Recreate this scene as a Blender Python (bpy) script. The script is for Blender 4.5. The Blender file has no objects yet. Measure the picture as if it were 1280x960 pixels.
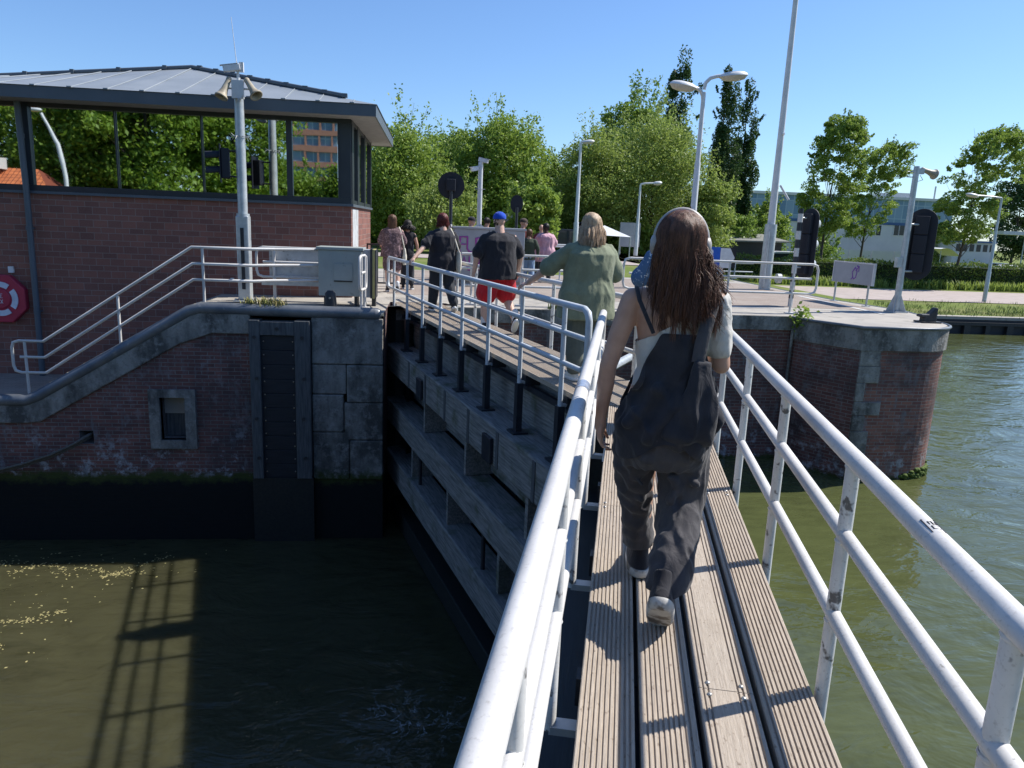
import bpy, math, random
import numpy as np
from mathutils import Matrix, Vector, noise as mnoise
random.seed(7); rng = np.random.default_rng(7)
scene = bpy.context.scene
C = scene.collection
R = math.radians

# ---------------------------------------------------------------- camera, sky, sun, exposure
PITCH, ROLL, YAW, FPX = R(12.1), R(2.3), R(6.3), 930.0
CAM = np.array([0.0, 0.0, 1.6])
_fw = np.array([math.sin(YAW)*math.cos(PITCH), math.cos(YAW)*math.cos(PITCH), -math.sin(PITCH)])
_r0 = np.array([math.cos(YAW), -math.sin(YAW), 0.0]); _u0 = np.cross(_r0, _fw)
_rt = _r0*math.cos(ROLL)+_u0*math.sin(ROLL); _up = -_r0*math.sin(ROLL)+_u0*math.cos(ROLL)
cd = bpy.data.cameras.new('camera'); cam = bpy.data.objects.new('camera', cd); C.objects.link(cam)
cd.sensor_width = 36; cd.lens = FPX/1280*36; cd.clip_start = 0.05; cd.clip_end = 3000
m = Matrix.Identity(4)
for i in range(3):
    m[i][0] = _rt[i]; m[i][1] = _up[i]; m[i][2] = -_fw[i]; m[i][3] = CAM[i]
cam.matrix_world = m
scene.camera = cam
SUN_EL, SUN_AZ = 48.0, 75.6          # azimuth clockwise from +Y
w = bpy.data.worlds.new('World'); scene.world = w; w.use_nodes = True
nt = w.node_tree; bg = nt.nodes['Background']
sky = nt.nodes.new('ShaderNodeTexSky'); sky.sky_type = 'NISHITA'; sky.sun_disc = False
sky.sun_elevation = R(SUN_EL); sky.sun_rotation = R(SUN_AZ)
sky.air_density = 1.0; sky.dust_density = 0.35; sky.ozone_density = 3.0
tint = nt.nodes.new('ShaderNodeMix'); tint.data_type = 'RGBA'; tint.blend_type = 'MULTIPLY'; tint.inputs[0].default_value = 1; tint.inputs[7].default_value = (.80, .98, 1.22, 1)
nt.links.new(sky.outputs[0], tint.inputs[6]); nt.links.new(tint.outputs[2], bg.inputs[0]); bg.inputs[1].default_value = 0.098
sl = bpy.data.lights.new('sun', 'SUN'); sl.energy = 5.0; sl.angle = R(0.5); sl.color = (1, 0.95, 0.88)
so = bpy.data.objects.new('sun', sl); C.objects.link(so)
sd = Vector((math.sin(R(SUN_AZ))*math.cos(R(SUN_EL)), math.cos(R(SUN_AZ))*math.cos(R(SUN_EL)), math.sin(R(SUN_EL))))
so.rotation_euler = (sd).to_track_quat('Z', 'Y').to_euler(); so.location = (30, 10, 40)
scene.view_settings.view_transform = 'Standard'; scene.view_settings.look = 'None'
scene.view_settings.exposure = 0.50; scene.view_settings.gamma = 1.0
scene.cycles.max_bounces = 7; scene.cycles.transparent_max_bounces = 6
scene.cycles.caustics_reflective = False; scene.cycles.caustics_refractive = False

def at(x, y, z=None, Y=None, X=None):
    "a pixel of the 1280x960 photo back to the real point at a known height or distance"
    d = _fw+_rt*(x-640)/FPX-_up*(y-480)/FPX
    if z is not None: t = (z-CAM[2])/d[2]
    elif Y is not None: t = (Y-CAM[1])/d[1]
    else: t = (X-CAM[0])/d[0]
    return CAM+d*t

# ---------------------------------------------------------------- materials
class NT:
    def __init__(s, name):
        s.m = bpy.data.materials.new(name); s.m.use_nodes = True; s.t = s.m.node_tree
        s.b = s.t.nodes['Principled BSDF']; s.out = s.t.nodes['Material Output']
    def n(s, ty, **k):
        nd = s.t.nodes.new(ty)
        for a, v in k.items():
            if a[0] == '_': setattr(nd, a[1:], v)
        return nd
    def link(s, a, b): s.t.links.new(a, b)
    def coord(s, kind='Object'):
        if kind == 'World': return s.n('ShaderNodeNewGeometry').outputs['Position']
        return s.n('ShaderNodeTexCoord').outputs[kind]
    def noise(s, vec, scale, detail=4, rough=.55, stretch=None, dist=0):
        if stretch:
            mp = s.n('ShaderNodeMapping'); mp.inputs['Scale'].default_value = stretch; s.link(vec, mp.inputs[0]); vec = mp.outputs[0]
        nd = s.n('ShaderNodeTexNoise'); nd.inputs['Scale'].default_value = scale; nd.inputs['Detail'].default_value = detail
        nd.inputs['Roughness'].default_value = rough; nd.inputs['Distortion'].default_value = dist
        s.link(vec, nd.inputs['Vector']); return nd.outputs[0]
    def ramp(s, fac, a, b):
        r = s.n('ShaderNodeMapRange'); r.inputs[1].default_value = a; r.inputs[2].default_value = b
        s.link(fac, r.inputs[0]); return r.outputs[0]
    def mix(s, fac, a, b, blend='MIX'):
        mx = s.n('ShaderNodeMix', _data_type='RGBA', _blend_type=blend)
        for i, v in ((0, fac), (6, a), (7, b)):
            if isinstance(v, bpy.types.NodeSocket): s.link(v, mx.inputs[i])
            elif isinstance(v, (int, float)): mx.inputs[i].default_value = v
            else: mx.inputs[i].default_value = (*v, 1)
        return mx.outputs[2]
    def math(s, op, a, b=0, c=None):
        md = s.n('ShaderNodeMath', _operation=op)
        for i, v in enumerate((a, b) if c is None else (a, b, c)):
            if isinstance(v, bpy.types.NodeSocket): s.link(v, md.inputs[i])
            else: md.inputs[i].default_value = v
        return md.outputs[0]
    def sep(s, v):
        sp = s.n('ShaderNodeSeparateXYZ'); s.link(v, sp.inputs[0]); return sp.outputs
    def comb(s, x, y, z=0.0):
        cb = s.n('ShaderNodeCombineXYZ')
        for i, v in enumerate((x, y, z)):
            if isinstance(v, bpy.types.NodeSocket): s.link(v, cb.inputs[i])
            else: cb.inputs[i].default_value = v
        return cb.outputs[0]
    def bump(s, h, strength=.4, dist=.01, prev=None):
        b = s.n('ShaderNodeBump'); b.inputs['Strength'].default_value = strength; b.inputs['Distance'].default_value = dist
        s.link(h, b.inputs['Height'])
        if prev is not None: s.link(prev, b.inputs['Normal'])
        s.link(b.outputs[0], s.b.inputs['Normal']); return b.outputs[0]
    def col(s, c):
        if isinstance(c, bpy.types.NodeSocket): s.link(c, s.b.inputs['Base Color'])
        else: s.b.inputs['Base Color'].default_value = (*c, 1)
    def set(s, rough=.6, metal=0, spec=.5):
        s.b.inputs['Roughness'].default_value = rough; s.b.inputs['Metallic'].default_value = metal
        s.b.inputs['Specular IOR Level'].default_value = spec; return s

def M(name, c1, c2=None, rough=.6, scale=6, lo=.35, hi=.65, bump=0, bscale=60, bdist=.004, metal=0, spec=.4, coord='Object', stretch=None, speck=None):
    t = NT(name).set(rough, metal, spec); v = t.coord(coord)
    if c2 is None: c2 = tuple(x*.8 for x in c1)
    c = t.mix(t.ramp(t.noise(v, scale, 5, .6, stretch), lo, hi), c1, c2)
    if speck:
        sc, colr, a, b = speck
        c = t.mix(t.ramp(t.noise(v, sc, 3, .6), a, b), c, colr)
    t.col(c)
    if bump: t.bump(t.noise(v, bscale, 4, .6, stretch), bump, bdist)
    return t.m

MAT = {}
MAT['white_paint'] = M('worn white paint', (.63, .62, .60), (.50, .49, .47), .5, 2.2, bump=.25, bscale=45, bdist=.003, coord='World', speck=(26, (.3, .29, .27), .70, .74))
MAT['post_paint'] = M('scuffed white paint on posts', (.68, .68, .66), (.55, .55, .53), .42, 4, bump=.25, bscale=50, bdist=.003, coord='World', speck=(14, (.12, .115, .11), .6, .66))
MAT['grey_paint'] = M('grey painted rail', (.56, .60, .64), (.46, .50, .53), .4, 3, bump=.2, coord='World', speck=(16, (.2, .2, .2), .66, .72))
MAT['galv'] = M('galvanised steel', (.50, .53, .54), (.38, .41, .42), .42, 7, metal=.35, bump=.1)
MAT['galv_white'] = M('pale painted pole', (.62, .64, .65), (.52, .54, .56), .42, 4)
MAT['fascia'] = M('dark grey fascia', (.095, .115, .14), (.08, .10, .12), .45, 2)
MAT['frame'] = M('anthracite window frame', (.032, .04, .05), (.025, .03, .04), .35, 2)
MAT['zinc'] = M('zinc roof sheet', (.27, .30, .325), (.22, .25, .275), .5, 1.2, metal=.1, bump=.08, bscale=8)
MAT['soffit'] = M('soffit board', (.42, .41, .40), None, .7)
MAT['black_steel'] = M('black painted steel', (.016, .02, .028), (.03, .034, .04), .42, 8, bump=.2)
MAT['black_plate'] = M('matt black plate', (.010, .013, .022), (.016, .018, .026), .6, 4)
MAT['cast_black'] = M('black cast iron', (.02, .022, .026), (.045, .045, .045), .5, 12, bump=.3)
MAT['pipe_coping'] = M('dark steel coping', (.10, .12, .145), (.20, .21, .22), .42, 2.2, metal=.25, coord='World', bump=.15, speck=(5, (.30, .29, .27), .62, .75))
MAT['timber'] = M('weathered grey timber', (.29, .28, .265), (.12, .125, .12), .85, 3, bump=.7, bscale=9, bdist=.012, stretch=(14, .9, 14), speck=(2.2, (.07, .085, .04), .56, .75))
MAT['timber_wet_shaded'] = M('wet and shaded black timber', (.018, .02, .02), (.03, .032, .028), .5, 3, bump=.4, bscale=9, stretch=(9, 1, 9))
MAT['timber_post'] = M('grey timber post', (.12, .125, .125), (.06, .065, .07), .85, 3, bump=.7, bscale=9, bdist=.01, stretch=(12, 12, 1))
MAT['black_plank'] = M('black tarred plank', (.014, .018, .024), (.024, .028, .036), .5, 4, bump=.4, bscale=12, stretch=(1, 8, 8))
MAT['rope'] = M('grey rope', (.14, .13, .11), (.08, .075, .065), .9, 30, bump=.8, bscale=90)
MAT['cab_grey'] = M('grey cabinet paint', (.34, .37, .35), (.29, .32, .305), .5, 2.5, bump=.05, speck=(9, (.17, .18, .15), .62, .8))
MAT['cab_light'] = M('light grey cabinet', (.36, .38, .41), (.30, .32, .35), .5, 2)
MAT['board_white'] = M('dirty white board', (.52, .54, .55), (.36, .37, .37), .6, 4, lo=.4, hi=.7, speck=(9, (.16, .15, .13), .6, .72))
MAT['yellow'] = M('faded yellow paint', (.42, .38, .16), None, .6)
MAT['red_plastic'] = M('dull red plastic', (.42, .035, .075), (.36, .03, .06), .45, 3)
MAT['lb_white'] = M('pale blue white plastic', (.62, .68, .78), None, .45)
MAT['orange'] = M('orange paint', (.75, .14, .03), None, .5)
MAT['horn'] = M('aged beige horn plastic', (.42, .37, .27), (.30, .26, .19), .5, 6)
MAT['horn_in'] = M('horn throat', (.16, .13, .08), None, .7)
MAT['plastic_white'] = M('white plastic', (.7, .71, .72), None, .4)
MAT['lens_dark'] = M('dark lens', (.01, .01, .012), None, .15)
MAT['lampglass'] = M('clouded lamp glass', (.42, .40, .34), (.5, .49, .45), .25, 9)
MAT['blue_sign'] = M('blue sign film', (.012, .10, .50), None, .35)
MAT['ink'] = M('black ink', (.015, .015, .02), None, .6)
MAT['purple'] = M('purple spray paint', (.20, .06, .36), (.26, .09, .42), .5, 20)
MAT['magenta'] = M('magenta spray paint', (.30, .05, .30), (.36, .08, .34), .5, 14)
MAT['silver'] = M('silver tape', (.55, .60, .70), (.35, .40, .5), .25, 20, metal=.5)
MAT['concrete'] = M('quay concrete', (.40, .37, .32), (.30, .28, .25), .85, 1.3, bump=.3, bscale=25, coord='World', speck=(3, (.2, .19, .16), .58, .75))
MAT['line_white'] = M('worn road paint', (.6, .6, .58), (.42, .41, .39), .7, 3, coord='World')
MAT['bark'] = M('tree bark', (.10, .085, .065), (.06, .05, .04), .9, 6, bump=.6, bscale=20, stretch=(3, 3, .6))
MAT['white_wall'] = M('white cladding', (.60, .60, .60), (.50, .51, .52), .7, .3)
MAT['dark_glass'] = M('dark window pane', (.03, .04, .05), None, .12)
MAT['pink_brick'] = M('terracotta facade', (.42, .21, .15), (.36, .18, .13), .8, 1)
MAT['blue_trim'] = M('blue roof trim', (.05, .12, .28), None, .5)
MAT['canvas'] = M('white canvas', (.66, .68, .70), None, .7)
MAT['roof_grey'] = M('grey felt roof', (.22, .22, .20), (.17, .17, .15), .9, .8)
MAT['car_dark'] = M('dark car paint', (.03, .035, .045), None, .2)
MAT['car_white'] = M('white car paint', (.7, .71, .72), None, .25)
MAT['tyre'] = M('rubber tyre', (.02, .02, .02), None, .8)
MAT['foam'] = M('water foam', (.30, .35, .36), (.15, .2, .22), .5, 20)
MAT['drift'] = M('floating leaf litter', (.42, .36, .16), (.30, .27, .12), .7, 30, coord='World')
MAT['blade'] = M('grass blade', (.11, .17, .035), (.17, .21, .06), .7, 3, coord='World')
MAT['screw'] = M('steel screw', (.5, .48, .44), None, .35, metal=.7)

def mat_brick_building():
    t = NT('red brown building brick').set(.75, 0, .3); uv = t.sep(t.coord('UV'))
    P, A = .245, .142
    k = t.math('DIVIDE', uv[1], P); fl = t.math('FLOOR', k); fr = t.math('MULTIPLY', t.math('SUBTRACT', k, fl), P)
    lo = t.math('MINIMUM', t.math('DIVIDE', fr, A), 1.0); hi = t.math('MAXIMUM', t.math('DIVIDE', t.math('SUBTRACT', fr, A), P-A), 0.0)
    vv = t.math('MULTIPLY', t.math('ADD', t.math('MULTIPLY', fl, 2.0), t.math('ADD', lo, hi)), .12)
    b = t.n('ShaderNodeTexBrick'); t.link(t.comb(uv[0], vv), b.inputs['Vector'])
    for i, v in (('Scale', 1), ('Mortar Size', .0065), ('Mortar Smooth', .2), ('Bias', 0), ('Brick Width', .265), ('Row Height', .12)): b.inputs[i].default_value = v
    b.inputs['Color1'].default_value = (.28, .12, .092, 1); b.inputs['Color2'].default_value = (.18, .083, .07, 1); b.inputs['Mortar'].default_value = (.27, .21, .185, 1)
    nz = t.noise(t.coord('World'), 1.1, 5, .6); nf = t.noise(t.coord('World'), 38, 3, .6)
    c = t.mix(t.ramp(nz, .3, .7), b.outputs[0], (.5, .44, .42), 'MULTIPLY')
    c = t.mix(.35, b.outputs[0], c); c = t.mix(t.math('MULTIPLY', t.ramp(nf, .45, .75), .35), c, (.26, .15, .12))
    t.col(c); h = t.math('SUBTRACT', t.math('MULTIPLY', nf, .25), b.outputs['Fac']); t.bump(h, .5, .008); return t.m
def mat_brick_lock(c1, c2, mort, stain=.5, name='weathered lock brick'):
    t = NT(name).set(.85, 0, .25); uv = t.coord('UV'); W = t.coord('World'); z = t.sep(W)[2]
    b = t.n('ShaderNodeTexBrick'); t.link(uv, b.inputs['Vector'])
    for i, v in (('Scale', 1), ('Mortar Size', .008), ('Mortar Smooth', .3), ('Bias', 0), ('Brick Width', .22), ('Row Height', .068)): b.inputs[i].default_value = v
    b.inputs['Color1'].default_value = (*c1, 1); b.inputs['Color2'].default_value = (*c2, 1); b.inputs['Mortar'].default_value = (*mort, 1)
    n1 = t.noise(W, 1.1, 6, .65); n2 = t.noise(W, 5, 6, .7); n3 = t.noise(W, 3.2, 6, .65, (1.6, 1.6, .5))
    c = t.mix(t.math('MULTIPLY', t.ramp(n1, .42, .66), .75), b.outputs[0], (.045, .045, .05))
    # lime bloom, strongest in the band above the old water mark
    band = t.math('MULTIPLY', t.ramp(z, -2.05, -2.75), t.ramp(z, -3.1, -2.95))
    bl = t.math('MULTIPLY', t.ramp(n2, .53, .64), t.math('ADD', t.math('MULTIPLY', band, .75), .18))
    c = t.mix(t.math('MULTIPLY', bl, stain*1.6), c, (.38, .40, .42))
    c = t.mix(t.math('MULTIPLY', t.ramp(n3, .56, .68), stain), c, (.17, .18, .19))
    edge = t.math('ADD', z, t.math('MULTIPLY', t.math('SUBTRACT', n2, .5), .45))
    c = t.mix(t.ramp(edge, -2.88, -3.0), c, (.05, .065, .018))
    c = t.mix(t.ramp(edge, -3.04, -3.16), c, (.010, .012, .012))
    t.col(c)
    h = t.math('ADD', t.math('MULTIPLY', n2, .8), t.math('MULTIPLY', b.outputs['Fac'], -.6)); t.bump(h, .7, .014); return t.m
def mat_concrete_stained():
    t = NT('stained old concrete').set(.85, 0, .3); W = t.coord('World'); z = t.sep(W)[2]
    n1 = t.noise(W, 1.5, 7, .68, (1.4, 1.4, .6)); n2 = t.noise(W, 7, 6, .7); n3 = t.noise(W, 26, 4, .6)
    c = t.mix(t.ramp(n1, .38, .6), (.29, .28, .255), (.085, .084, .078))
    c = t.mix(t.math('MULTIPLY', t.ramp(n2, .5, .68), .7), c, (.36, .355, .33)); c = t.mix(t.math('MULTIPLY', t.ramp(n3, .55, .7), .4), c, (.04, .04, .035))
    edge = t.math('ADD', z, t.math('MULTIPLY', t.math('SUBTRACT', n2, .5), .5))
    c = t.mix(t.ramp(edge, -2.86, -3.0), c, (.05, .065, .018)); c = t.mix(t.ramp(edge, -3.04, -3.18), c, (.010, .012, .012))
    t.col(c); t.bump(t.math('ADD', n2, t.math('MULTIPLY', n3, .5)), .8, .03); return t.m
MAT['brick_bld'] = mat_brick_building()
MAT['brick_lock'] = mat_brick_lock((.22, .10, .085), (.14, .066, .06), (.22, .195, .18), .65)
MAT['brick_pier'] = mat_brick_lock((.30, .135, .10), (.20, .085, .07), (.26, .22, .19), .6, 'pier brick')
MAT['conc_old'] = mat_concrete_stained()

for _k in ('white_paint', 'post_paint'):
    _m = MAT[_k]; _n = _m.node_tree; _b = _n.nodes['Principled BSDF']; _l = _b.inputs['Base Color'].links[0].from_socket
    _c = _n.nodes.new('ShaderNodeNewGeometry'); _t = _n.nodes.new('ShaderNodeTexNoise'); _t.inputs['Scale'].default_value = 90; _t.inputs['Detail'].default_value = 6; _n.links.new(_c.outputs['Position'], _t.inputs['Vector'])
    _r = _n.nodes.new('ShaderNodeMapRange'); _r.inputs[1].default_value = .57; _r.inputs[2].default_value = .86; _n.links.new(_t.outputs[0], _r.inputs[0]); _x = _n.nodes.new('ShaderNodeMix'); _x.data_type = 'RGBA'; _n.links.new(_r.outputs[0], _x.inputs[0]); _n.links.new(_l, _x.inputs[6]); _x.inputs[7].default_value = (.34, .32, .29, 1); _n.links.new(_x.outputs[2], _b.inputs['Base Color'])
def mat_deck():
    t = NT('ribbed hardwood deck').set(.8, 0, .25); v = t.coord('Object')
    g = t.noise(v, 5, 6, .7, (22, 1.2, 22)); g2 = t.noise(v, 1.6, 5, .65); g3 = t.noise(v, 60, 3, .6, (1, .5, 1))
    oi = t.n('ShaderNodeObjectInfo').outputs['Random']
    c = t.mix(t.ramp(g, .32, .68), (.50, .435, .36), (.29, .24, .19)); c = t.mix(t.math('MULTIPLY', t.ramp(g2, .35, .7), .5), c, (.30, .27, .235))
    c = t.mix(t.math('MULTIPLY', oi, .35), c, (.38, .30, .22))
    c = t.mix(t.math('MULTIPLY', t.ramp(g3, .60, .72), .7), c, (.12, .085, .06)); t.col(c); t.bump(t.math('ADD', g, t.math('MULTIPLY', g3, .5)), .8, .004); return t.m
MAT['deck'] = mat_deck()
def mat_water(name, deep, s1, amp, rough=.03):
    t = NT(name).set(rough, 0, .5); t.b.inputs['IOR'].default_value = 1.33; W = t.coord('World')
    n0 = t.noise(W, .5, 4, .6, (1, 1, 1), .5); n9 = t.noise(W, 2.2, 5, .65, (.7, 2.2, 1), .8); t.col(t.mix(t.ramp(n9, .35, .7), t.mix(t.ramp(n0, .35, .7), tuple(x*.85 for x in deep), tuple(x*1.25 for x in deep)), tuple(x*1.35 for x in deep)))
    a = t.noise(W, s1, 4, .55, (1, 1.5, 1), .6); b = t.noise(W, s1*4.5, 3, .55, (1, 1.3, 1), .4)
    t.bump(t.math('ADD', a, t.math('MULTIPLY', b, .16)), 1, amp); return t.m
MAT['water_low'] = mat_water('lock chamber water', (.042, .041, .021), 1.0, .085)
_wb = MAT['water_low'].node_tree.nodes['Principled BSDF']; _wb.subsurface_method = 'BURLEY'; _wb.inputs['Subsurface Weight'].default_value = 1; _wb.inputs['Subsurface Radius'].default_value = (1, .95, .6); _wb.inputs['Subsurface Scale'].default_value = .22
MAT['water_high'] = mat_water('canal water', (.060, .070, .026), .75, .07)
def mat_paving():
    t = NT('clinker paving').set(.85, 0, .2); W = t.coord('World')
    b = t.n('ShaderNodeTexBrick'); t.link(W, b.inputs['Vector'])
    for i, v in (('Scale', 1), ('Mortar Size', .006), ('Mortar Smooth', .3), ('Brick Width', .21), ('Row Height', .07)): b.inputs[i].default_value = v
    b.inputs['Color1'].default_value = (.33, .27, .225, 1); b.inputs['Color2'].default_value = (.25, .195, .165, 1); b.inputs['Mortar'].default_value = (.16, .14, .12, 1)
    n = t.noise(W, .8, 5, .6); t.col(t.mix(t.math('MULTIPLY', t.ramp(n, .35, .7), .5), b.outputs[0], (.36, .33, .29))); return t.m
MAT['paving'] = mat_paving()
MAT['path'] = M('pale brick path', (.40, .34, .31), (.33, .28, .25), .9, 1.5, coord='World')
def mat_ground():
    t = NT('rough grass ground').set(.95, 0, .1); W = t.coord('World')
    n = t.noise(W, .25, 6, .65); n2 = t.noise(W, 3.5, 5, .7)
    c = t.mix(t.ramp(n2, .35, .65), (.095, .145, .028), (.16, .19, .05)); c = t.mix(t.math('MULTIPLY', t.ramp(n, .5, .7), .6), c, (.27, .23, .12)); t.col(c)
    t.bump(n2, .6, .08); return t.m
MAT['grass'] = mat_ground()
def mat_leaf(name, a, b, trans=.35):
    t = NT(name).set(.55, 0, .35); W = t.coord('World')
    n = t.noise(W, .9, 3, .6); n2 = t.noise(W, 9, 2, .5)
    f = t.math('ADD', t.math('MULTIPLY', t.ramp(n, .35, .65), .6), t.math('MULTIPLY', t.ramp(n2, .3, .7), .4)); c = t.mix(f, a, b); t.col(c)
    tr = t.n('ShaderNodeBsdfTranslucent'); t.link(t.mix(.5, c, tuple(min(1, x*1.6) for x in b)), tr.inputs[0])
    ms = t.n('ShaderNodeMixShader'); ms.inputs[0].default_value = trans; t.link(t.b.outputs[0], ms.inputs[1]); t.link(tr.outputs[0], ms.inputs[2]); t.link(ms.outputs[0], t.out.inputs[0]); return t.m
MAT['leaf_bright'] = mat_leaf('bright green leaves', (.15, .235, .03), (.24, .33, .06))
MAT['leaf_mid'] = mat_leaf('mid green leaves', (.11, .19, .03), (.19, .28, .05))
MAT['leaf_grey'] = mat_leaf('grey green leaves', (.16, .23, .045), (.27, .34, .08))
MAT['leaf_dark'] = mat_leaf('dark poplar leaves', (.035, .075, .02), (.065, .12, .032), .25)
MAT['leaf_hedge'] = mat_leaf('hedge leaves', (.045, .095, .014), (.16, .22, .035), .25)
MAT['leaf_mirror'] = mat_leaf('chestnut leaves', (.08, .17, .018), (.22, .32, .035), .3)
def mat_glass():
    t = NT('mirror tinted glass').set(.015, 1.0, .5); t.col((.62, .66, .66)); W = t.coord('World')
    t.bump(t.noise(W, .9, 2, .4), .06, .02); return t.m
MAT['glass'] = mat_glass()
def mat_curtain():
    t = NT('blue glass curtain wall').set(.25, 0, .5); v = t.coord('World')
    b = t.n('ShaderNodeTexBrick'); x, y, z = t.sep(v); t.link(t.comb(x, z), b.inputs['Vector']); b.offset = 0.0
    for i, q in (('Scale', 1), ('Mortar Size', .10), ('Brick Width', 1.8), ('Row Height', 3.2)): b.inputs[i].default_value = q
    b.inputs['Color1'].default_value = (.08, .17, .27, 1); b.inputs['Color2'].default_value = (.17, .27, .37, 1); b.inputs['Mortar'].default_value = (.24, .34, .42, 1)
    t.col(b.outputs[0]); return t.m
MAT['curtain'] = mat_curtain()
def mat_tiles():
    t = NT('orange roof tiles').set(.7, 0, .3); v = t.coord('UV')
    b = t.n('ShaderNodeTexBrick'); t.link(v, b.inputs['Vector']); b.offset = 0
    for i, q in (('Scale', 1), ('Mortar Size', .03), ('Mortar Smooth', .8), ('Brick Width', .24), ('Row Height', .33)): b.inputs[i].default_value = q
    b.inputs['Color1'].default_value = (.62, .19, .07, 1); b.inputs['Color2'].default_value = (.50, .15, .06, 1); b.inputs['Mortar'].default_value = (.18, .05, .03, 1)
    t.col(b.outputs[0]); t.bump(t.math('SUBTRACT', 1, b.outputs['Fac']), .6, .04); return t.m
MAT['tiles'] = mat_tiles()
MAT['skin'] = M('light skin', (.50, .30, .215), (.42, .24, .17), .5, 14, spec=.35)
MAT['skin_fair'] = M('fair skin', (.60, .39, .30), (.52, .32, .245), .5, 14, spec=.35)
MAT['skin_dark'] = M('dark brown skin', (.10, .05, .032), None, .45, 14)
for _m in ('skin', 'skin_fair', 'skin_dark'):
    b_ = MAT[_m].node_tree.nodes['Principled BSDF']; b_.inputs['Subsurface Weight'].default_value = .08; b_.inputs['Subsurface Radius'].default_value = (.01, .004, .002)
def CL(name, c, c2=None, rough=.85, bs=500):
    t = NT(name).set(rough, 0, .2); v = t.coord('Object'); c2 = c2 or tuple(x*.75 for x in c)
    t.col(t.mix(t.ramp(t.noise(v, 9, 4, .6), .35, .65), c, c2)); f = t.noise(v, 16, 4, .55, (1, 1, .55), .8)
    t.bump(t.math('ADD', f, t.math('MULTIPLY', t.noise(v, bs, 2, .5), .06)), .5, .018)
    t.b.inputs['Sheen Weight'].default_value = .15; return t.m
def mat_print(name, base, fig, scale, a, b):
    t = NT(name).set(.85, 0, .2); v = t.coord('Object'); t.col(t.mix(t.ramp(t.noise(v, scale, 3, .6, None, 1.2), a, b), base, fig)); t.bump(t.noise(v, 16, 4, .55), .5, .015); return t.m
def mat_hair(name, c1, c2):
    t = NT(name).set(.5, 0, .3); v = t.coord('Object'); t.col(t.mix(t.ramp(t.noise(v, 9, 4, .7, (6, 6, .4)), .3, .7), c1, c2)); t.bump(t.noise(v, 60, 3, .6, (5, 5, .15)), .6, .004); return t.m
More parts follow.
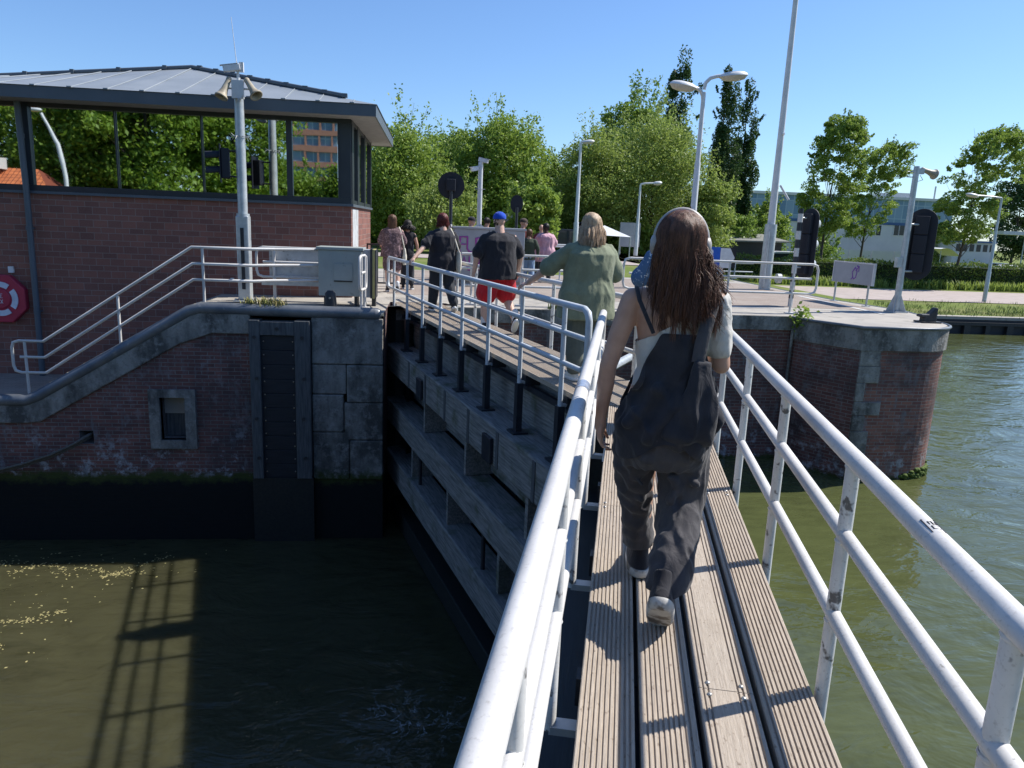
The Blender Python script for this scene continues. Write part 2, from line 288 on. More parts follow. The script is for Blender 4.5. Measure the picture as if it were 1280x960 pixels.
# ---------------------------------------------------------------- mesh helpers
def frame(az, O=(0, 0, 0)):
    "local x = right, y = forward at compass angle az (degrees clockwise from +Y)"
    return Matrix.Translation(Vector(O)) @ Matrix.Rotation(-R(az), 4, 'Z')
class MB:
    def __init__(s, F=None): s.v = []; s.f = []; s.uv = []; s.F = F; s.sm = []
    def add(s, vs, fs, uv=None, smooth=False):
        b = len(s.v); s.v += [tuple(map(float, p)) for p in vs]
        for i, f in enumerate(fs):
            s.f.append([b+k for k in f]); s.sm.append(smooth); s.uv.append(uv[i] if uv else None)
        return s
    def box(s, x0, x1, y0, y1, z0, z1, rz=0, about=None, rot=None):
        vs = [Vector((x, y, z)) for x in (x0, x1) for y in (y0, y1) for z in (z0, z1)]
        if rz or rot is not None:
            c = Vector(about) if about else Vector(((x0+x1)/2, (y0+y1)/2, (z0+z1)/2)); Q = rot if rot is not None else Matrix.Rotation(rz, 3, 'Z')
            vs = [c+Q@(p-c) for p in vs]
        fs = [(0, 1, 3, 2), (4, 6, 7, 5), (0, 4, 5, 1), (2, 3, 7, 6), (0, 2, 6, 4), (1, 5, 7, 3)]
        return s.add(vs, fs)
    def tube(s, path, r, n=12, cap=True, flat=None):
        "r: number or list; flat: (axis vector, factor) squashes the section"
        P = [Vector(p) for p in path]; N = len(P); rs = r if isinstance(r, (list, tuple)) else [r]*N
        T = [(P[min(i+1, N-1)]-P[max(i-1, 0)]).normalized() for i in range(N)]
        a = Vector((0, 0, 1)) if abs(T[0].z) < .9 else Vector((0, 1, 0)); u = T[0].cross(a).normalized(); vs = []
        for i in range(N):
            u = (u-T[i]*u.dot(T[i])).normalized(); w_ = T[i].cross(u)
            sc = 1.0
            if 0 < i < N-1:
                d = (P[i]-P[i-1]).normalized().dot((P[i+1]-P[i]).normalized()); sc = 1/max(.6, math.sqrt(max(.05, (1+d)/2)))
            for k in range(n):
                t = 2*math.pi*k/n; o = (u*math.cos(t)+w_*math.sin(t))*rs[i]*sc
                if flat: o = o-Vector(flat[0])*o.dot(Vector(flat[0]))*(1-flat[1])
                vs.append(P[i]+o)
        fs = [(i*n+k, i*n+(k+1) % n, (i+1)*n+(k+1) % n, (i+1)*n+k) for i in range(N-1) for k in range(n)]
        s.add(vs, fs, smooth=True)
        if cap: s.add(vs[:n], [tuple(range(n))[::-1]]); s.add(vs[-n:], [tuple(range(n))])
        return s
    def prism(s, poly, z0, z1, axis='z'):
        n = len(poly)
        g = {'z': lambda a, b, c: (a, b, c), 'y': lambda a, b, c: (a, c, b), 'x': lambda a, b, c: (c, a, b)}[axis]
        vs = [g(a, b, z0) for a, b in poly]+[g(a, b, z1) for a, b in poly]
        fs = [tuple(range(n))[::-1], tuple(range(n, 2*n))]+[(i, (i+1) % n, n+(i+1) % n, n+i) for i in range(n)]
        return s.add(vs, fs)
    def wall(s, pts, z0, z1, u0=0, smooth=False):
        "vertical sheet along a plan polyline with metric UVs; z1 number or list"
        zs = z1 if isinstance(z1, (list, tuple)) else [z1]*len(pts); u = u0
        for i in range(len(pts)-1):
            (a, b), (c, d) = pts[i], pts[i+1]; l = math.hypot(c-a, d-b)
            s.add([(a, b, z0), (c, d, z0), (c, d, zs[i+1]), (a, b, zs[i])], [(0, 1, 2, 3)], [[(u, z0), (u+l, z0), (u+l, zs[i+1]), (u, zs[i])]], smooth); u += l
        return s
    def lathe(s, prof, c=(0, 0, 0), n=20, axis=(0, 0, 1), cap=True):
        Q = Vector(axis).normalized().to_track_quat('Z', 'Y').to_matrix(); c = Vector(c); vs = []
        for r, z in prof:
            for k in range(n): t = 2*math.pi*k/n; vs.append(c+Q@Vector((r*math.cos(t), r*math.sin(t), z)))
        m_ = len(prof); s.add(vs, [(i*n+k, i*n+(k+1) % n, (i+1)*n+(k+1) % n, (i+1)*n+k) for i in range(m_-1) for k in range(n)], smooth=True)
        if cap: s.add(vs[:n], [tuple(range(n))[::-1]]); s.add(vs[-n:], [tuple(range(n))])
        return s
    def ell(s, c, r, n=16, m=10, rot=None):
        c = Vector(c); vs = [];
        for i in range(1, m):
            p = math.pi*i/m
            for k in range(n):
                t = 2*math.pi*k/n; o = Vector((r[0]*math.sin(p)*math.cos(t), r[1]*math.sin(p)*math.sin(t), r[2]*math.cos(p)))
                vs.append(c+(rot@o if rot else o))
        top = Vector((0, 0, r[2])); bot = Vector((0, 0, -r[2])); vs += [c+(rot@top if rot else top), c+(rot@bot if rot else bot)]; L = len(vs)
        fs = [(i*n+k, (i+1)*n+k, (i+1)*n+(k+1) % n, i*n+(k+1) % n) for i in range(m-2) for k in range(n)]
        fs += [(L-2, k, (k+1) % n) for k in range(n)]+[(L-1, (m-2)*n+(k+1) % n, (m-2)*n+k) for k in range(n)]
        return s.add(vs, fs, smooth=True)
    def cap(s, p0, r0, p1, r1, n=14):
        "tapered limb with round ends"
        p0 = Vector(p0); p1 = Vector(p1); d = (p1-p0).normalized(); P = []; rr = []
        for k in (85, 60, 30): P.append(p0-d*r0*math.sin(R(k))); rr.append(r0*math.cos(R(k)))
        P += [p0, p1]; rr += [r0, r1]
        for k in (30, 60, 85): P.append(p1+d*r1*math.sin(R(k))); rr.append(r1*math.cos(R(k)))
        return s.tube(P, rr, n)
    def loft(s, rings, n=24):
        "rings of (centre, rx, ry[, power]) stacked upward"
        vs = []
        for q in rings:
            c, rx, ry = q[0], q[1], q[2]; pw = q[3] if len(q) > 3 else 2.0
            for k in range(n):
                t = 2*math.pi*k/n; ct, st = math.cos(t), math.sin(t)
                vs.append((c[0]+rx*math.copysign(abs(ct)**(2/pw), ct), c[1]+ry*math.copysign(abs(st)**(2/pw), st), c[2]))
        m_ = len(rings)
        s.add(vs, [(i*n+k, i*n+(k+1) % n, (i+1)*n+(k+1) % n, (i+1)*n+k) for i in range(m_-1) for k in range(n)], smooth=True)
        s.add(vs[:n], [tuple(range(n))[::-1]]); s.add(vs[-n:], [tuple(range(n))]); return s
    def mesh(s, name, inv=None):
        me = bpy.data.meshes.new(name); T = (inv or Matrix.Identity(4)) @ (s.F or Matrix.Identity(4))
        vs = [tuple(T@Vector(p)) for p in s.v]
        # weld vertices is not needed: shapes are separate closed pieces
        me.from_pydata(vs, [], s.f); me.polygons.foreach_set('use_smooth', s.sm)
        if any(u is not None for u in s.uv):
            l = me.uv_layers.new(name='UVMap'); flat = []
            for f, u in zip(s.f, s.uv):
                for k in range(len(f)): flat += list(u[k]) if u else [0, 0]
            l.data.foreach_set('uv', flat)
        me.update(); return me
    def build(s, name, mat, parent=None, loc=None):
        if parent is not None: inv = parent['_w'] if False else WM[parent.name].inverted()
        else: inv = Matrix.Translation(Vector(loc)).inverted() if loc is not None else None
        o = bpy.data.objects.new(name, s.mesh(name, inv)); C.objects.link(o); o.data.materials.append(MAT[mat] if isinstance(mat, str) else mat)
        if parent is not None: o.parent = parent; WM[o.name] = WM[parent.name]
        else:
            if loc is not None: o.location = loc
            WM[o.name] = Matrix.Translation(Vector(loc)) if loc is not None else Matrix.Identity(4)
        return o
WM = {}
def tag(o, label=None, cat=None, group=None, kind=None):
    if label: o['label'] = label
    if cat: o['category'] = cat
    if group: o['group'] = group
    if kind: o['kind'] = kind
    return o
def struct(o, kind='structure'): o['kind'] = kind; return o
def empty(name, loc, label, cat, group=None, az=0):
    o = bpy.data.objects.new(name, None); C.objects.link(o); o.location = loc; o.rotation_euler = (0, 0, -R(az)); o.empty_display_size = .1
    WM[o.name] = frame(az, loc); return tag(o, label, cat, group)
def copy_tree(o, parent=None):
    c = o.copy(); C.objects.link(c)
    if parent is not None: c.parent = parent
    for ch in [q for q in o.children]: copy_tree(ch, c)
    return c
def bevel(o, w=.01, seg=2):
    b = o.modifiers.new('bevel', 'BEVEL'); b.width = w; b.segments = seg; b.limit_method = 'ANGLE'; b.angle_limit = R(40); return o
def arc(c, r, a0, a1, n=8): return [(c[0]+r*math.cos(R(a0+(a1-a0)*i/n)), c[1]+r*math.sin(R(a0+(a1-a0)*i/n))) for i in range(n+1)]

# ---------------------------------------------------------------- ground, water, quays
WLOW, WHIGH = -4.2, -3.0
def zland(x, y):
    t = min(1, max(0, (x-9)/15)); t = t*t*(3-2*t); return -2.15*t
g = MB(); nx, ny = 90, 60
xs = [-260+ (i/nx)**1.0*560 for i in range(nx+1)]; ys = [35.72+ (j/ny)**2.2*560 for j in range(ny+1)]
g.add([(x, y, zland(x, y)-.02) for y in ys for x in xs], [(j*(nx+1)+i, j*(nx+1)+i+1, (j+1)*(nx+1)+i+1, (j+1)*(nx+1)+i) for j in range(ny) for i in range(nx)], smooth=True)
struct(g.build('ground', 'grass'))
# plateau top between the lock walls and the far land
pier_nose = arc((9.15, 14.08), 1.02, -90, 10, 14)
OUT = [(-3.95, 13.12), (-.85, 13.12), (-.85, 15.0), (.25, 15.0), (.55, 14.4), (7.30, 14.4), (7.48, 13.86), (7.99, 13.04)]+pier_nose+[(10.6, 15.2), (10.8, 16.2), (10.35, 18.6), (10.35, 35.72), (-60, 35.72), (-60, 15.56), (-3.95, 15.56)]
def sheet(poly, z): return MB().add([(x, y, z) for x, y in poly], [tuple(range(len(poly)))])
struct(sheet(OUT, 0).build('quay', 'concrete'))
struct(sheet([(-1.0, 16.6), (10.2, 16.1), (10.2, 23.5), (-1.6, 25.0)], .004).build('pavement', 'paving'))
struct(sheet([(-30, 26.5), (10.2, 24.6), (10.2, 35.6), (-30, 35.6)], .004).build('lawn', 'grass'))
struct(sheet([(-30, 33.5), (9.5, 33.0), (9.5, 36.5), (-30, 37.5)], .03).build('footpath', 'path'))
# low walkway by the control building and the steps up
struct(MB().box(-60, -6.85, 13.12, 15.56, -1.9, -1.72).build('walkway', 'paving'))
st = MB()
for i in range(10): st.box(-6.85+i*.29, -6.85+(i+1)*.29+(.0 if i < 9 else 0), 13.3, 15.54, -1.9, -1.72+(i+1)*.172-.004*(i == 9))
tag(st.build('quay_steps', 'concrete', loc=(-5.4, 14.4, -1.8)), 'concrete steps climbing beside the brick control building', 'steps')
# bank path on the far side of the canal
p = MB()
for i in range(40):
    x0, x1 = 8+i*3, 8+(i+1)*3; p.add([(x, y, zland(x, y)+.012) for x, y in ((x0, 44.5), (x1, 44.5), (x1, 54.5), (x0, 54.5))], [(0, 1, 2, 3)])
struct(p.build('path', 'path'))
JY = 6.55
def Lp(az, u, v): a = R(az); return (u*math.sin(a)+v*math.cos(a), u*math.cos(a)-v*math.sin(a))
A1, A2 = 14.4, -15.2
g0 = Lp(A1, -2.4, .05); gj = Lp(A1, 6.62, .05); g2 = Lp(A2, 14.6, 3.32)
struct(MB().add([(-70, -60, WLOW), (g0[0], -60, WLOW), (*g0, WLOW), (*gj, WLOW), (*g2, WLOW), (-.8, 16, WLOW), (-70, 16, WLOW)], [tuple(range(7))]).build('water', 'water_low'))
struct(MB().add([(g0[0], -60, WHIGH), (260, -60, WHIGH), (260, 36.2, WHIGH), (0, 36.2, WHIGH), (*g2, WHIGH), (*gj, WHIGH), (*g0, WHIGH)], [tuple(range(7))]).build('canal_water', 'water_high'))
struct(MB().add([(-300, -300, -7.5), (500, -300, -7.5), (500, 40, -7.5), (-300, 40, -7.5)], [(0, 1, 2, 3)]).build('canal_bed', 'timber_wet_shaded'))
# land behind the camera (seen mirrored in the windows)
struct(MB().add([(-150, -3.4, 0), (120, -3.4, 0), (120, -200, 0), (-150, -200, 0)], [(3, 2, 1, 0)]).build('south_bank', 'grass'))
struct(MB().box(-150, 120, -3.7, -3.4, -7, .02).build('south_quay', 'conc_old'))

# left lock wall ------------------------------------------------
lw = empty('lock_wall', (-4, 13.1, -4.2), 'dark stained brick lock wall with sloping coping, left of the gates', 'quay wall')
wb = MB(); Y0 = 13.1
xsW = [-40, -6.15, -5.86, -4.72, -4.24, -3.12]; zsW = [-7, -2.44, -2.33, -2.21, -1.55, -1.9][:5]
zs_ = [-7, -2.40, -2.34, -2.20, -1.60, -1.72+.0]
zs_ = [-7, -2.40, -2.19, -1.74]
def cell(x0, x1, z0, z1): wb.add([(x0, Y0, z0), (x1, Y0, z0), (x1, Y0, z1), (x0, Y0, z1)], [(0, 1, 2, 3)], [[(x0, z0), (x1, z0), (x1, z1), (x0, z1)]])
# small hole (-6.05..-5.82, -2.42..-2.18); niche (-4.68..-4.26, -2.33..-1.56)
cell(-40, -6.05, -7, -1.9); cell(-6.05, -5.82, -7, -2.42); cell(-6.05, -5.82, -2.18, -1.9); cell(-5.82, -4.68, -7, -1.9)
cell(-4.68, -4.26, -7, -2.33); cell(-4.68, -4.26, -1.56, -1.54); cell(-4.26, -3.14, -7, -1.9)
def poly(pts): wb.add([(x, Y0, z) for x, z in pts], [tuple(range(len(pts)))], [[(x, z) for x, z in pts]])
poly([(-6.9, -1.9), (-4.68, -1.9), (-4.68, -.62), (-6.75, -1.86)]); poly([(-4.68, -1.54), (-4.26, -1.54), (-4.26, -.45), (-4.68, -.62)]); poly([(-4.26, -1.9), (-3.14, -1.9), (-3.14, -.35), (-3.95, -.35), (-4.26, -.45)])
for (x0, x1, z0, z1, d) in ((-6.05, -5.82, -2.42, -2.18, .4), (-4.68, -4.26, -2.33, -1.56, .35)):
    wb.add([(x0, Y0, z0), (x1, Y0, z0), (x1, Y0, z1), (x0, Y0, z1), (x0, Y0+d, z0), (x1, Y0+d, z0), (x1, Y0+d, z1), (x0, Y0+d, z1)], [(0, 4, 5, 1), (3, 2, 6, 7), (0, 3, 7, 4), (1, 5, 6, 2), (4, 7, 6, 5)])
wb.build('brick_face', 'brick_lock', lw)
cp = MB()   # concrete band following the slope
ol = [(-40, -1.70), (-6.88, -1.70), (-6.68, -1.60), (-4.12, -.10), (-3.9, -.06), (-3.12, -.06), (-3.12, -.42), (-3.75, -.42), (-4.30, -.62), (-6.65, -2.02), (-6.9, -2.05), (-40, -2.05)]
cp.prism(ol, 13.05, 13.35, 'y'); bevel(cp.build('coping_band', 'conc_old', lw), .02)
nf = MB(); fx0, fx1, fz0, fz1, ix0, ix1, iz0, iz1 = -4.86, -4.08, -2.48, -1.42, -4.68, -4.26, -2.33, -1.56
for a in ((fx0, ix0, fz0, fz1), (ix1, fx1, fz0, fz1), (ix0, ix1, fz0, iz0), (ix0, ix1, iz1, fz1)): nf.box(a[0], a[1], 13.045, 13.2, a[2], a[3])
nf.build('niche_surround', 'conc_old', lw)
MB().box(-4.67, -4.27, 13.34, 13.44, -2.32, -1.57).build('niche_board', 'timber_post', lw)
pc = MB(); pc.tube([(-40, 13.12, -1.66), (-6.86, 13.12, -1.66), (-6.66, 13.12, -1.58), (-4.12, 13.12, -.06), (-3.92, 13.12, .0), (-1.0, 13.12, -.02)], .105, 16); pc.lathe([(.105, 0), (.098, .05), (.07, .1), (.02, .13)], (-1.0, 13.12, -.02), 16, (1, 0, 0))
pc.build('round_coping', 'pipe_coping', lw)
# timber guide frame
tf = MB()
for x0, x1 in ((-3.12, -2.94), (-2.36, -2.10)): tf.box(x0, x1, 12.96, 13.24, -3.0, -.16)
tf.box(-2.94, -2.36, 12.97, 13.22, -.42, -.18); bevel(tf.build('guide_frame', 'timber_post', lw), .012)
MB().box(-3.14, -2.08, 12.99, 13.25, -7, -2.995).build('guide_sill', 'timber_wet_shaded', lw)
bp = MB()
for i in range(10): bp.box(-2.938, -2.362, 13.03, 13.1, -.425-(i+1)*.257, -.43-i*.257)
bevel(bp.build('plank_infill', 'black_plank', lw), .006)
bo = MB()
for i in range(11):
    for x in (-2.89, -2.40): bo.lathe([(.012, 0), (.012, .012)], (x, 13.03, -.53-i*.235), 6, (0, -1, 0))
bo.build('bolt', 'screw', lw)['kind'] = 'stuff'
bo = MB()
for x in (-3.03, -2.23):
    for i in range(4): bo.lathe([(.03, 0), (.03, .02)], (x+.02*(i % 2), 12.96, -.45-i*.72), 8, (0, -1, 0))
bo.lathe([(.03, 0), (.03, .02)], (-2.65, 12.97, -.3), 8, (0, -1, 0)); bo.build('bolt_head', 'cast_black', lw)['kind'] = 'stuff'
cb = MB()   # rough stone blocks beside the quoin
for (x0, x1, z0, z1, d) in ((-2.09, -.86, -.92, -.1, 0), (-2.09, -1.5, -1.46, -.93, .01), (-1.49, -.86, -1.6, -.93, -.012), (-2.09, -1.55, -2.15, -1.47, -.01), (-1.54, -.86, -2.3, -1.61, .008), (-2.09, -1.45, -3.05, -2.16, .006), (-1.44, -.86, -3.05, -2.31, -.008)):
    cb.box(x0, x1, 13.06+d, 13.5, z0, z1)
bevel(cb.build('stone_block', 'conc_old', lw), .025, 3)
MB().box(-2.1, -.86, 13.1, 13.5, -7, -3.04).build('lower_stone', 'conc_old', lw)
sw = MB().wall([(-.85, 13.1), (-.85, 15.0), (.25, 15.0), (.55, 14.4), (7.30, 14.4)], -7, -.002); sw.build('recess_face', 'brick_lock', lw)
MB().box(-.7, 7.32, 14.34, 14.6, -.28, -.003).build('recess_coping', 'conc_old', lw)
MB().prism(arc((-.62, 14.1), .3, 180, -60, 10)+[(-.62, 15)], -7, -.02).build('quoin_post', 'timber_wet_shaded', lw)

# right pier -----------------------------------------------------
pr = empty('lock_pier', (9.3, 14, -3), 'rounded brick and stone lock pier standing in the canal on the right', 'quay wall')
pp = [(7.30, 14.4), (7.48, 13.86), (7.99, 13.04)]+pier_nose+[(10.6, 15.2), (10.8, 16.2), (10.35, 18.6), (10.35, 35.72)]
def off(pts, d):
    o = []
    for i, q in enumerate(pts):
        a = Vector(pts[max(0, i-1)]); b = Vector(pts[min(len(pts)-1, i+1)]); t = (b-a).normalized(); o.append((q[0]+t.y*d, q[1]-t.x*d))
    return o
def split_wall(pts, n):   # finer columns for a smooth nose
    return pts
b_ = MB().wall(pp[2:], -7, -.42, 0, True); b_.build('brick_face', 'brick_pier', pr)
c_ = MB().wall(off(pp[:4], .012)[:3], -7, -.3); c_.build('stone_face', 'brick_lock', pr)
lip = MB(); A_ = off(pp, .05); B_ = pp; n_ = len(pp)
vs = [(x, y, -.45) for x, y in A_]+[(x, y, -.015) for x, y in A_]+[(x, y, -.012) for x, y in off(pp, -.25)]+[(x, y, -.45) for x, y in B_]
lip.add(vs, [(k*n_+i, k*n_+i+1, (k+1)*n_+i+1, (k+1)*n_+i) for k in range(2) for i in range(n_-1)]+[(i, i+1, 3*n_+i+1, 3*n_+i) for i in range(n_-1)]); lip.build('cope', 'conc_old', pr)
e_ = MB().tube([(x, y, -.02) for x, y in off(pp, .055)], .03, 8); e_.build('steel_edge', 'pipe_coping', pr)
# stone bond blocks on the left half of the pier face
sb = MB(); random.seed(3)
z = -.45
while z > -2.9:
    h = random.uniform(.26, .42); wd = random.uniform(.15, .62); sb.box(7.99, 7.99+wd, 13.012, 13.05, max(z-h, -2.98), z); z -= h+.006
bevel(sb.build('stone_quoin', 'conc_old', pr), .012)
MB().tube([(7.25, 14.3, -.25), (7.22, 14.3, -3.2)], .03, 8).build('drain_pipe', 'conc_old', pr)
ms = MB(); random.seed(5)
for k in range(260):
    t = random.uniform(0, 1)**.6; i = 3+t*(len(pp)-9); i0 = int(i); f = i-i0; x = pp[i0][0]*(1-f)+pp[i0+1][0]*f; y = pp[i0][1]*(1-f)+pp[i0+1][1]*f
    ms.ell((x, y, -2.93+random.gauss(0, .05)), (random.uniform(.03, .08),)*2+(random.uniform(.02, .05),), 6, 4)
MAT['moss'] = M('wet moss', (.10, .15, .02), (.05, .08, .015), .9, 30, bump=.8)
tag(ms.build('moss', 'moss', loc=(10, 13.6, -2.95)), 'fringe of bright green moss at the waterline of the pier', 'moss', kind='stuff')
# far sheet-pile bank
fb = empty('canal_bank_wall', (30, 35.7, -2.6), 'low dark timber and steel bank wall across the canal at the right edge', 'bank wall')
k_ = MB(); k2 = MB(); k3 = MB()
for i in range(60):
    x0 = 10.4+i*2.4; za, zb = zland(x0, 36), zland(x0+2.4, 36)
    k_.add([(x0, 35.6, za+.03), (x0+2.4, 35.6, zb+.03), (x0+2.4, 36.1, zb+.03), (x0, 36.1, za+.03), (x0, 35.6, za-.12), (x0+2.4, 35.6, zb-.12)], [(0, 1, 2, 3), (4, 5, 1, 0)])
    k2.add([(x0, 35.64, -4), (x0+2.4, 35.64, -4), (x0+2.4, 35.64, zb-.1), (x0, 35.64, za-.1)], [(0, 1, 2, 3)])
    if x0 > 18: 
        k3.box(x0, x0+2.398, 35.45, 35.62, -2.56, -2.40); k3.box(x0, x0+.35, 35.46, 35.63, -3.3, -2.56); k3.box(x0+1.2, x0+1.45, 35.47, 35.63, -3.3, -2.561)
k_.build('kerb', 'concrete', fb); k2.build('sheet_pile', 'black_plank', fb); k3.build('waling', 'cast_black', fb)
# ---------------------------------------------------------------- the two mitre gate leaves with their walkways
def grooved(mb, v0, v1, ztop, th, ulist, pitch=.0175, smooth_mid=False):
    "plank with real grooves: section extruded along u between the given stations (u0(v), u1(v))"
    u0f, u1f = ulist; w_ = v1-v0; n = int((w_-.012)/pitch); m0 = (w_-n*pitch)/2; pts = [(v0, ztop-th), (v0, ztop-.004), (v0+.004, ztop)]
    for i in range(n):
        if smooth_mid and .18 < (i+.5)/n < .66: continue
        a = v0+m0+i*pitch; pts += [(a+.0045, ztop), (a+.0065, ztop-.006), (a+.0115, ztop-.006), (a+.0135, ztop)]
    pts += [(v1-.004, ztop), (v1, ztop-.004), (v1, ztop-th)]; N = len(pts)
    vs = [(v, u0f(v), z) for v, z in pts]+[(v, u1f(v), z) for v, z in pts]
    mb.add(vs, [(i, (i+1) % N, N+(i+1) % N, N+i) for i in range(N)]+[tuple(range(N))[::-1], tuple(range(N, 2*N))])

def rail_path(v, u0, u1, z, r=.12, loop0=False, loop1=False): return [(v, u0, z), (v, u1, z)]

def gate(name, label, az, planks, rails, ends, skin, beamv, us, posts_u, tm):
    e = empty(name, (*Lp(az, sum(us)/2, skin), -.1), label, 'lock gate', az=az); F = frame(az)
    a = R(az)
    def yend(Y): return lambda v: (Y+v*math.sin(a))/math.cos(a)     # u where world y = Y
    for k, (v0, v1, cuts, sm) in enumerate(planks):
        st_ = [ends[0]]+[(lambda c: (lambda v: c))(c) for c in cuts]+[ends[1]]
        for i in range(len(st_)-1):
            mb = MB(F); f0, f1 = st_[i], st_[i+1]
            grooved(mb, v0, v1, 0, .055, ((lambda v, f=f0: f(v)+.002), (lambda v, f=f1: f(v)-.002)), smooth_mid=sm)
            mb.build('deck_plank', 'deck', e)
        
    sc = MB(F)
    for v0, v1, cuts, sm in planks:
        for c in cuts:
            for dv in (.2, .8):
                for du in (-.035, .035): sc.lathe([(.009, -.002), (.009, .004), (.004, .006)], (v0+(v1-v0)*dv, c+du, 0), 8)
    if sc.v: sc.build('screw', 'screw', e)['kind'] = 'stuff'
    vl = planks[0][0]; vr = planks[-1][1]
    jb = MB(F)                                               # steel joists carrying the planks, plus black strips shading the gaps
    lo, hi = ends[0]((vl+vr)/2)+.25, ends[1]((vl+vr)/2)-.2
    for uu in posts_u:
        if lo < uu < hi: jb.box(vl-.02, vr+.03, uu-.04, uu+.04, -.17, -.057)
    for q_ in range(len(planks)-1): gm = (planks[q_][1]+planks[q_+1][0])/2; jb.box(gm-.035, gm+.035, lo-.2, hi+.1, -.082, -.064)  # black strips added below the plank gaps so the gaps stay dark
    for vv in (vl+.03, vr-.07): jb.box(vv, vv+.05, lo-.2, hi+.1, -.24, -.171)
    jb.build('joist_and_gap_shade', 'black_steel', e)
    # railings
    for (vv, uA, uB, mat, pmat, plist, drop, side) in rails:
        rl = MB(F); x = vv; q = .10
        loopA = [(x, uA+q, .87), (x, uA+.03, .84), (x, uA, .77), (x, uA, .40), (x, uA+.03, .33), (x, uA+q, .30)]
        loopB = [(x, uB-q, .30), (x, uB-.03, .33), (x, uB, .40), (x, uB, .77), (x, uB-.03, .84), (x, uB-q, .87)]
        rl.tube([(x, uA+q, .30)]+[(x, uB-q, .30)]+loopB[1:], .026, 16, False)
        rl.tube([(x, uB-q, .87), (x, uA+q, .87)]+loopA[1:], .032, 18, False)
        rl.tube([(x, uA, .60), (x, uB, .60)], .026, 16)
        ro = rl.build('railing', mat, e)
        for uu in plist:
            pm = MB(F); pm.tube([(x, uu, -.14), (x, uu, .86)], .031, 14, flat=((1, 0, 0), .75))
            [pm.tube([(x, uu, z_-.034), (x, uu, z_-.028), (x, uu, z_-.022)], [.031, .0345, .031], 14, False, flat=((1, 0, 0), .8)) for z_ in (.87, .60, .30)]; po = pm.build('post', pmat, ro)
            bk = MB(F); bk.box(min(x, x+side*.10), max(x, x+side*.10), uu-.03, uu+.03, -.15, -.12); bk.build('bracket', 'galv', ro)
        if drop:
            for uu in plist:
                s_ = MB(F); s_.box(x-.035, x+.035, uu-.045, uu+.045, drop, -.14); s_.box(x-.09, x+.09, uu-.11, uu+.11, drop-.001, drop+.03); s_.build('steel_stanchion', 'black_steel', ro)
    # timber body: skin and three stepped beams, posts at both ends
    u0, u1 = us
    bm = MB(F); bm.box(skin, skin+.14, u0, u1, -.66, -.14); bm.box(skin+.02, skin+.14, u0, u1, -1.72, -.67)
    bevel(bm.build('upper_planking', tm, e), .008)
    for (zt, zb, mt, dv) in ((-.72, -1.2, tm, 0), (-1.77, -2.2, tm, 0), (-2.8, -3.27, tm, 0), (-3.85, -4.4, 'timber_wet_shaded', .1)):
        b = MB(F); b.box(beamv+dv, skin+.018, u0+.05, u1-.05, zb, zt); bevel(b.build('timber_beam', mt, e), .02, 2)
    sk = MB(F)
    n = int((u1-u0)/.22)
    for i in range(n):
        for z0, z1 in ((-7, -1.73),): sk.box(skin+.10+.012*(i % 2), skin+.2, u0+i*.22, u0+(i+1)*.22-.001, z0, z1)
    sk.build('gate_planking', 'timber_wet_shaded', e)
    for uu, nm in ((u0, 'mitre_post'), (u1, 'heel_post')):
        b = MB(F); b.box(beamv+.06, skin+.24, uu-.12, uu+.12, -7, -.2); bevel(b.build(nm, 'timber_wet_shaded', e), .02)
    for i, uu in enumerate([u0+.9+1.1*k for k in range(int((u1-u0-1)/1.1))]):
        br = MB(F); br.box(beamv-.010, beamv+.0, uu-.04, uu+.04, -1.19, -.75); br.build('strap', 'timber_post', e)
        if i % 3 == 1:
            br = MB(F); br.box(beamv-.05, beamv-.011, uu+.12, uu+.42, -1.18, -.86); bevel(br.build('fender_block', 'black_steel', e), .01)
            br = MB(F); br.tube([(beamv+.12, uu+.7, -2.82), (beamv+.12, uu+.7, -2.2)], .03, 8); br.build('tie_rod', 'black_steel', e)
        if i % 2 == 0: br = MB(F); br.box(beamv+.08, skin+.1, uu+.3, uu+.38, -1.76, -1.2); br.build('stiffener', 'timber', e)
        if i % 2 == 1: br = MB(F); br.box(beamv+.08, skin+.1, uu, uu+.08, -2.81, -2.2); br.build('stiffener', 'timber', e)
    # diagonal fins on the planking between the beams
    return e

a1, a2 = R(A1), R(A2)
e1 = (lambda v: -2.4, lambda v: (6.53+v*math.sin(a1))/math.cos(a1))
e2 = (lambda v: (6.57+v*math.sin(a2))/math.cos(a2), lambda v: 15.75)
P1 = [1.47+1.085*k for k in range(-3, 5)]
PL1 = [1.25+1.085*k for k in range(-3, 5)]
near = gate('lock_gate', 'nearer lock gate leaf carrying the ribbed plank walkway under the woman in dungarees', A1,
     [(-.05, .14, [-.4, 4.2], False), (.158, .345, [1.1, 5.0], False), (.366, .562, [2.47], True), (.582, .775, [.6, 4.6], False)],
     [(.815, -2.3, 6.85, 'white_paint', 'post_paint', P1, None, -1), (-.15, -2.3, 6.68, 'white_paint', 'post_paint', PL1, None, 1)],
     e1, .05, -.35, (-2.2, 6.5), P1, 'timber_wet_shaded')  # near leaf's upper timber blackened, the dark below its deck put into the colour
P2 = [6.5+1.1*k for k in range(8)]
far = gate('lock_gate', 'farther lock gate leaf with grey railing, three timber beams and the group walking on it', A2,
     [(3.16, 3.36, [9.2], False), (3.38, 3.58, [11.5], False), (3.60, 3.80, [10.1], False), (3.82, 4.05, [12.8], False)],
     [(3.08, 5.98, 14.75, 'grey_paint', 'grey_paint', P2, -.73, 1), (4.13, 5.75, 15.2, 'white_paint', 'post_paint', [6.9+1.1*k for k in range(8)], None, -1)],
     e2, 3.32, 2.9, (5.75, 14.4), P2, 'timber')
tp = MB(frame(A1)); tp.tube([(-.15, 3.28, .87), (-.15, 3.43, .87)], .0335, 18, False)
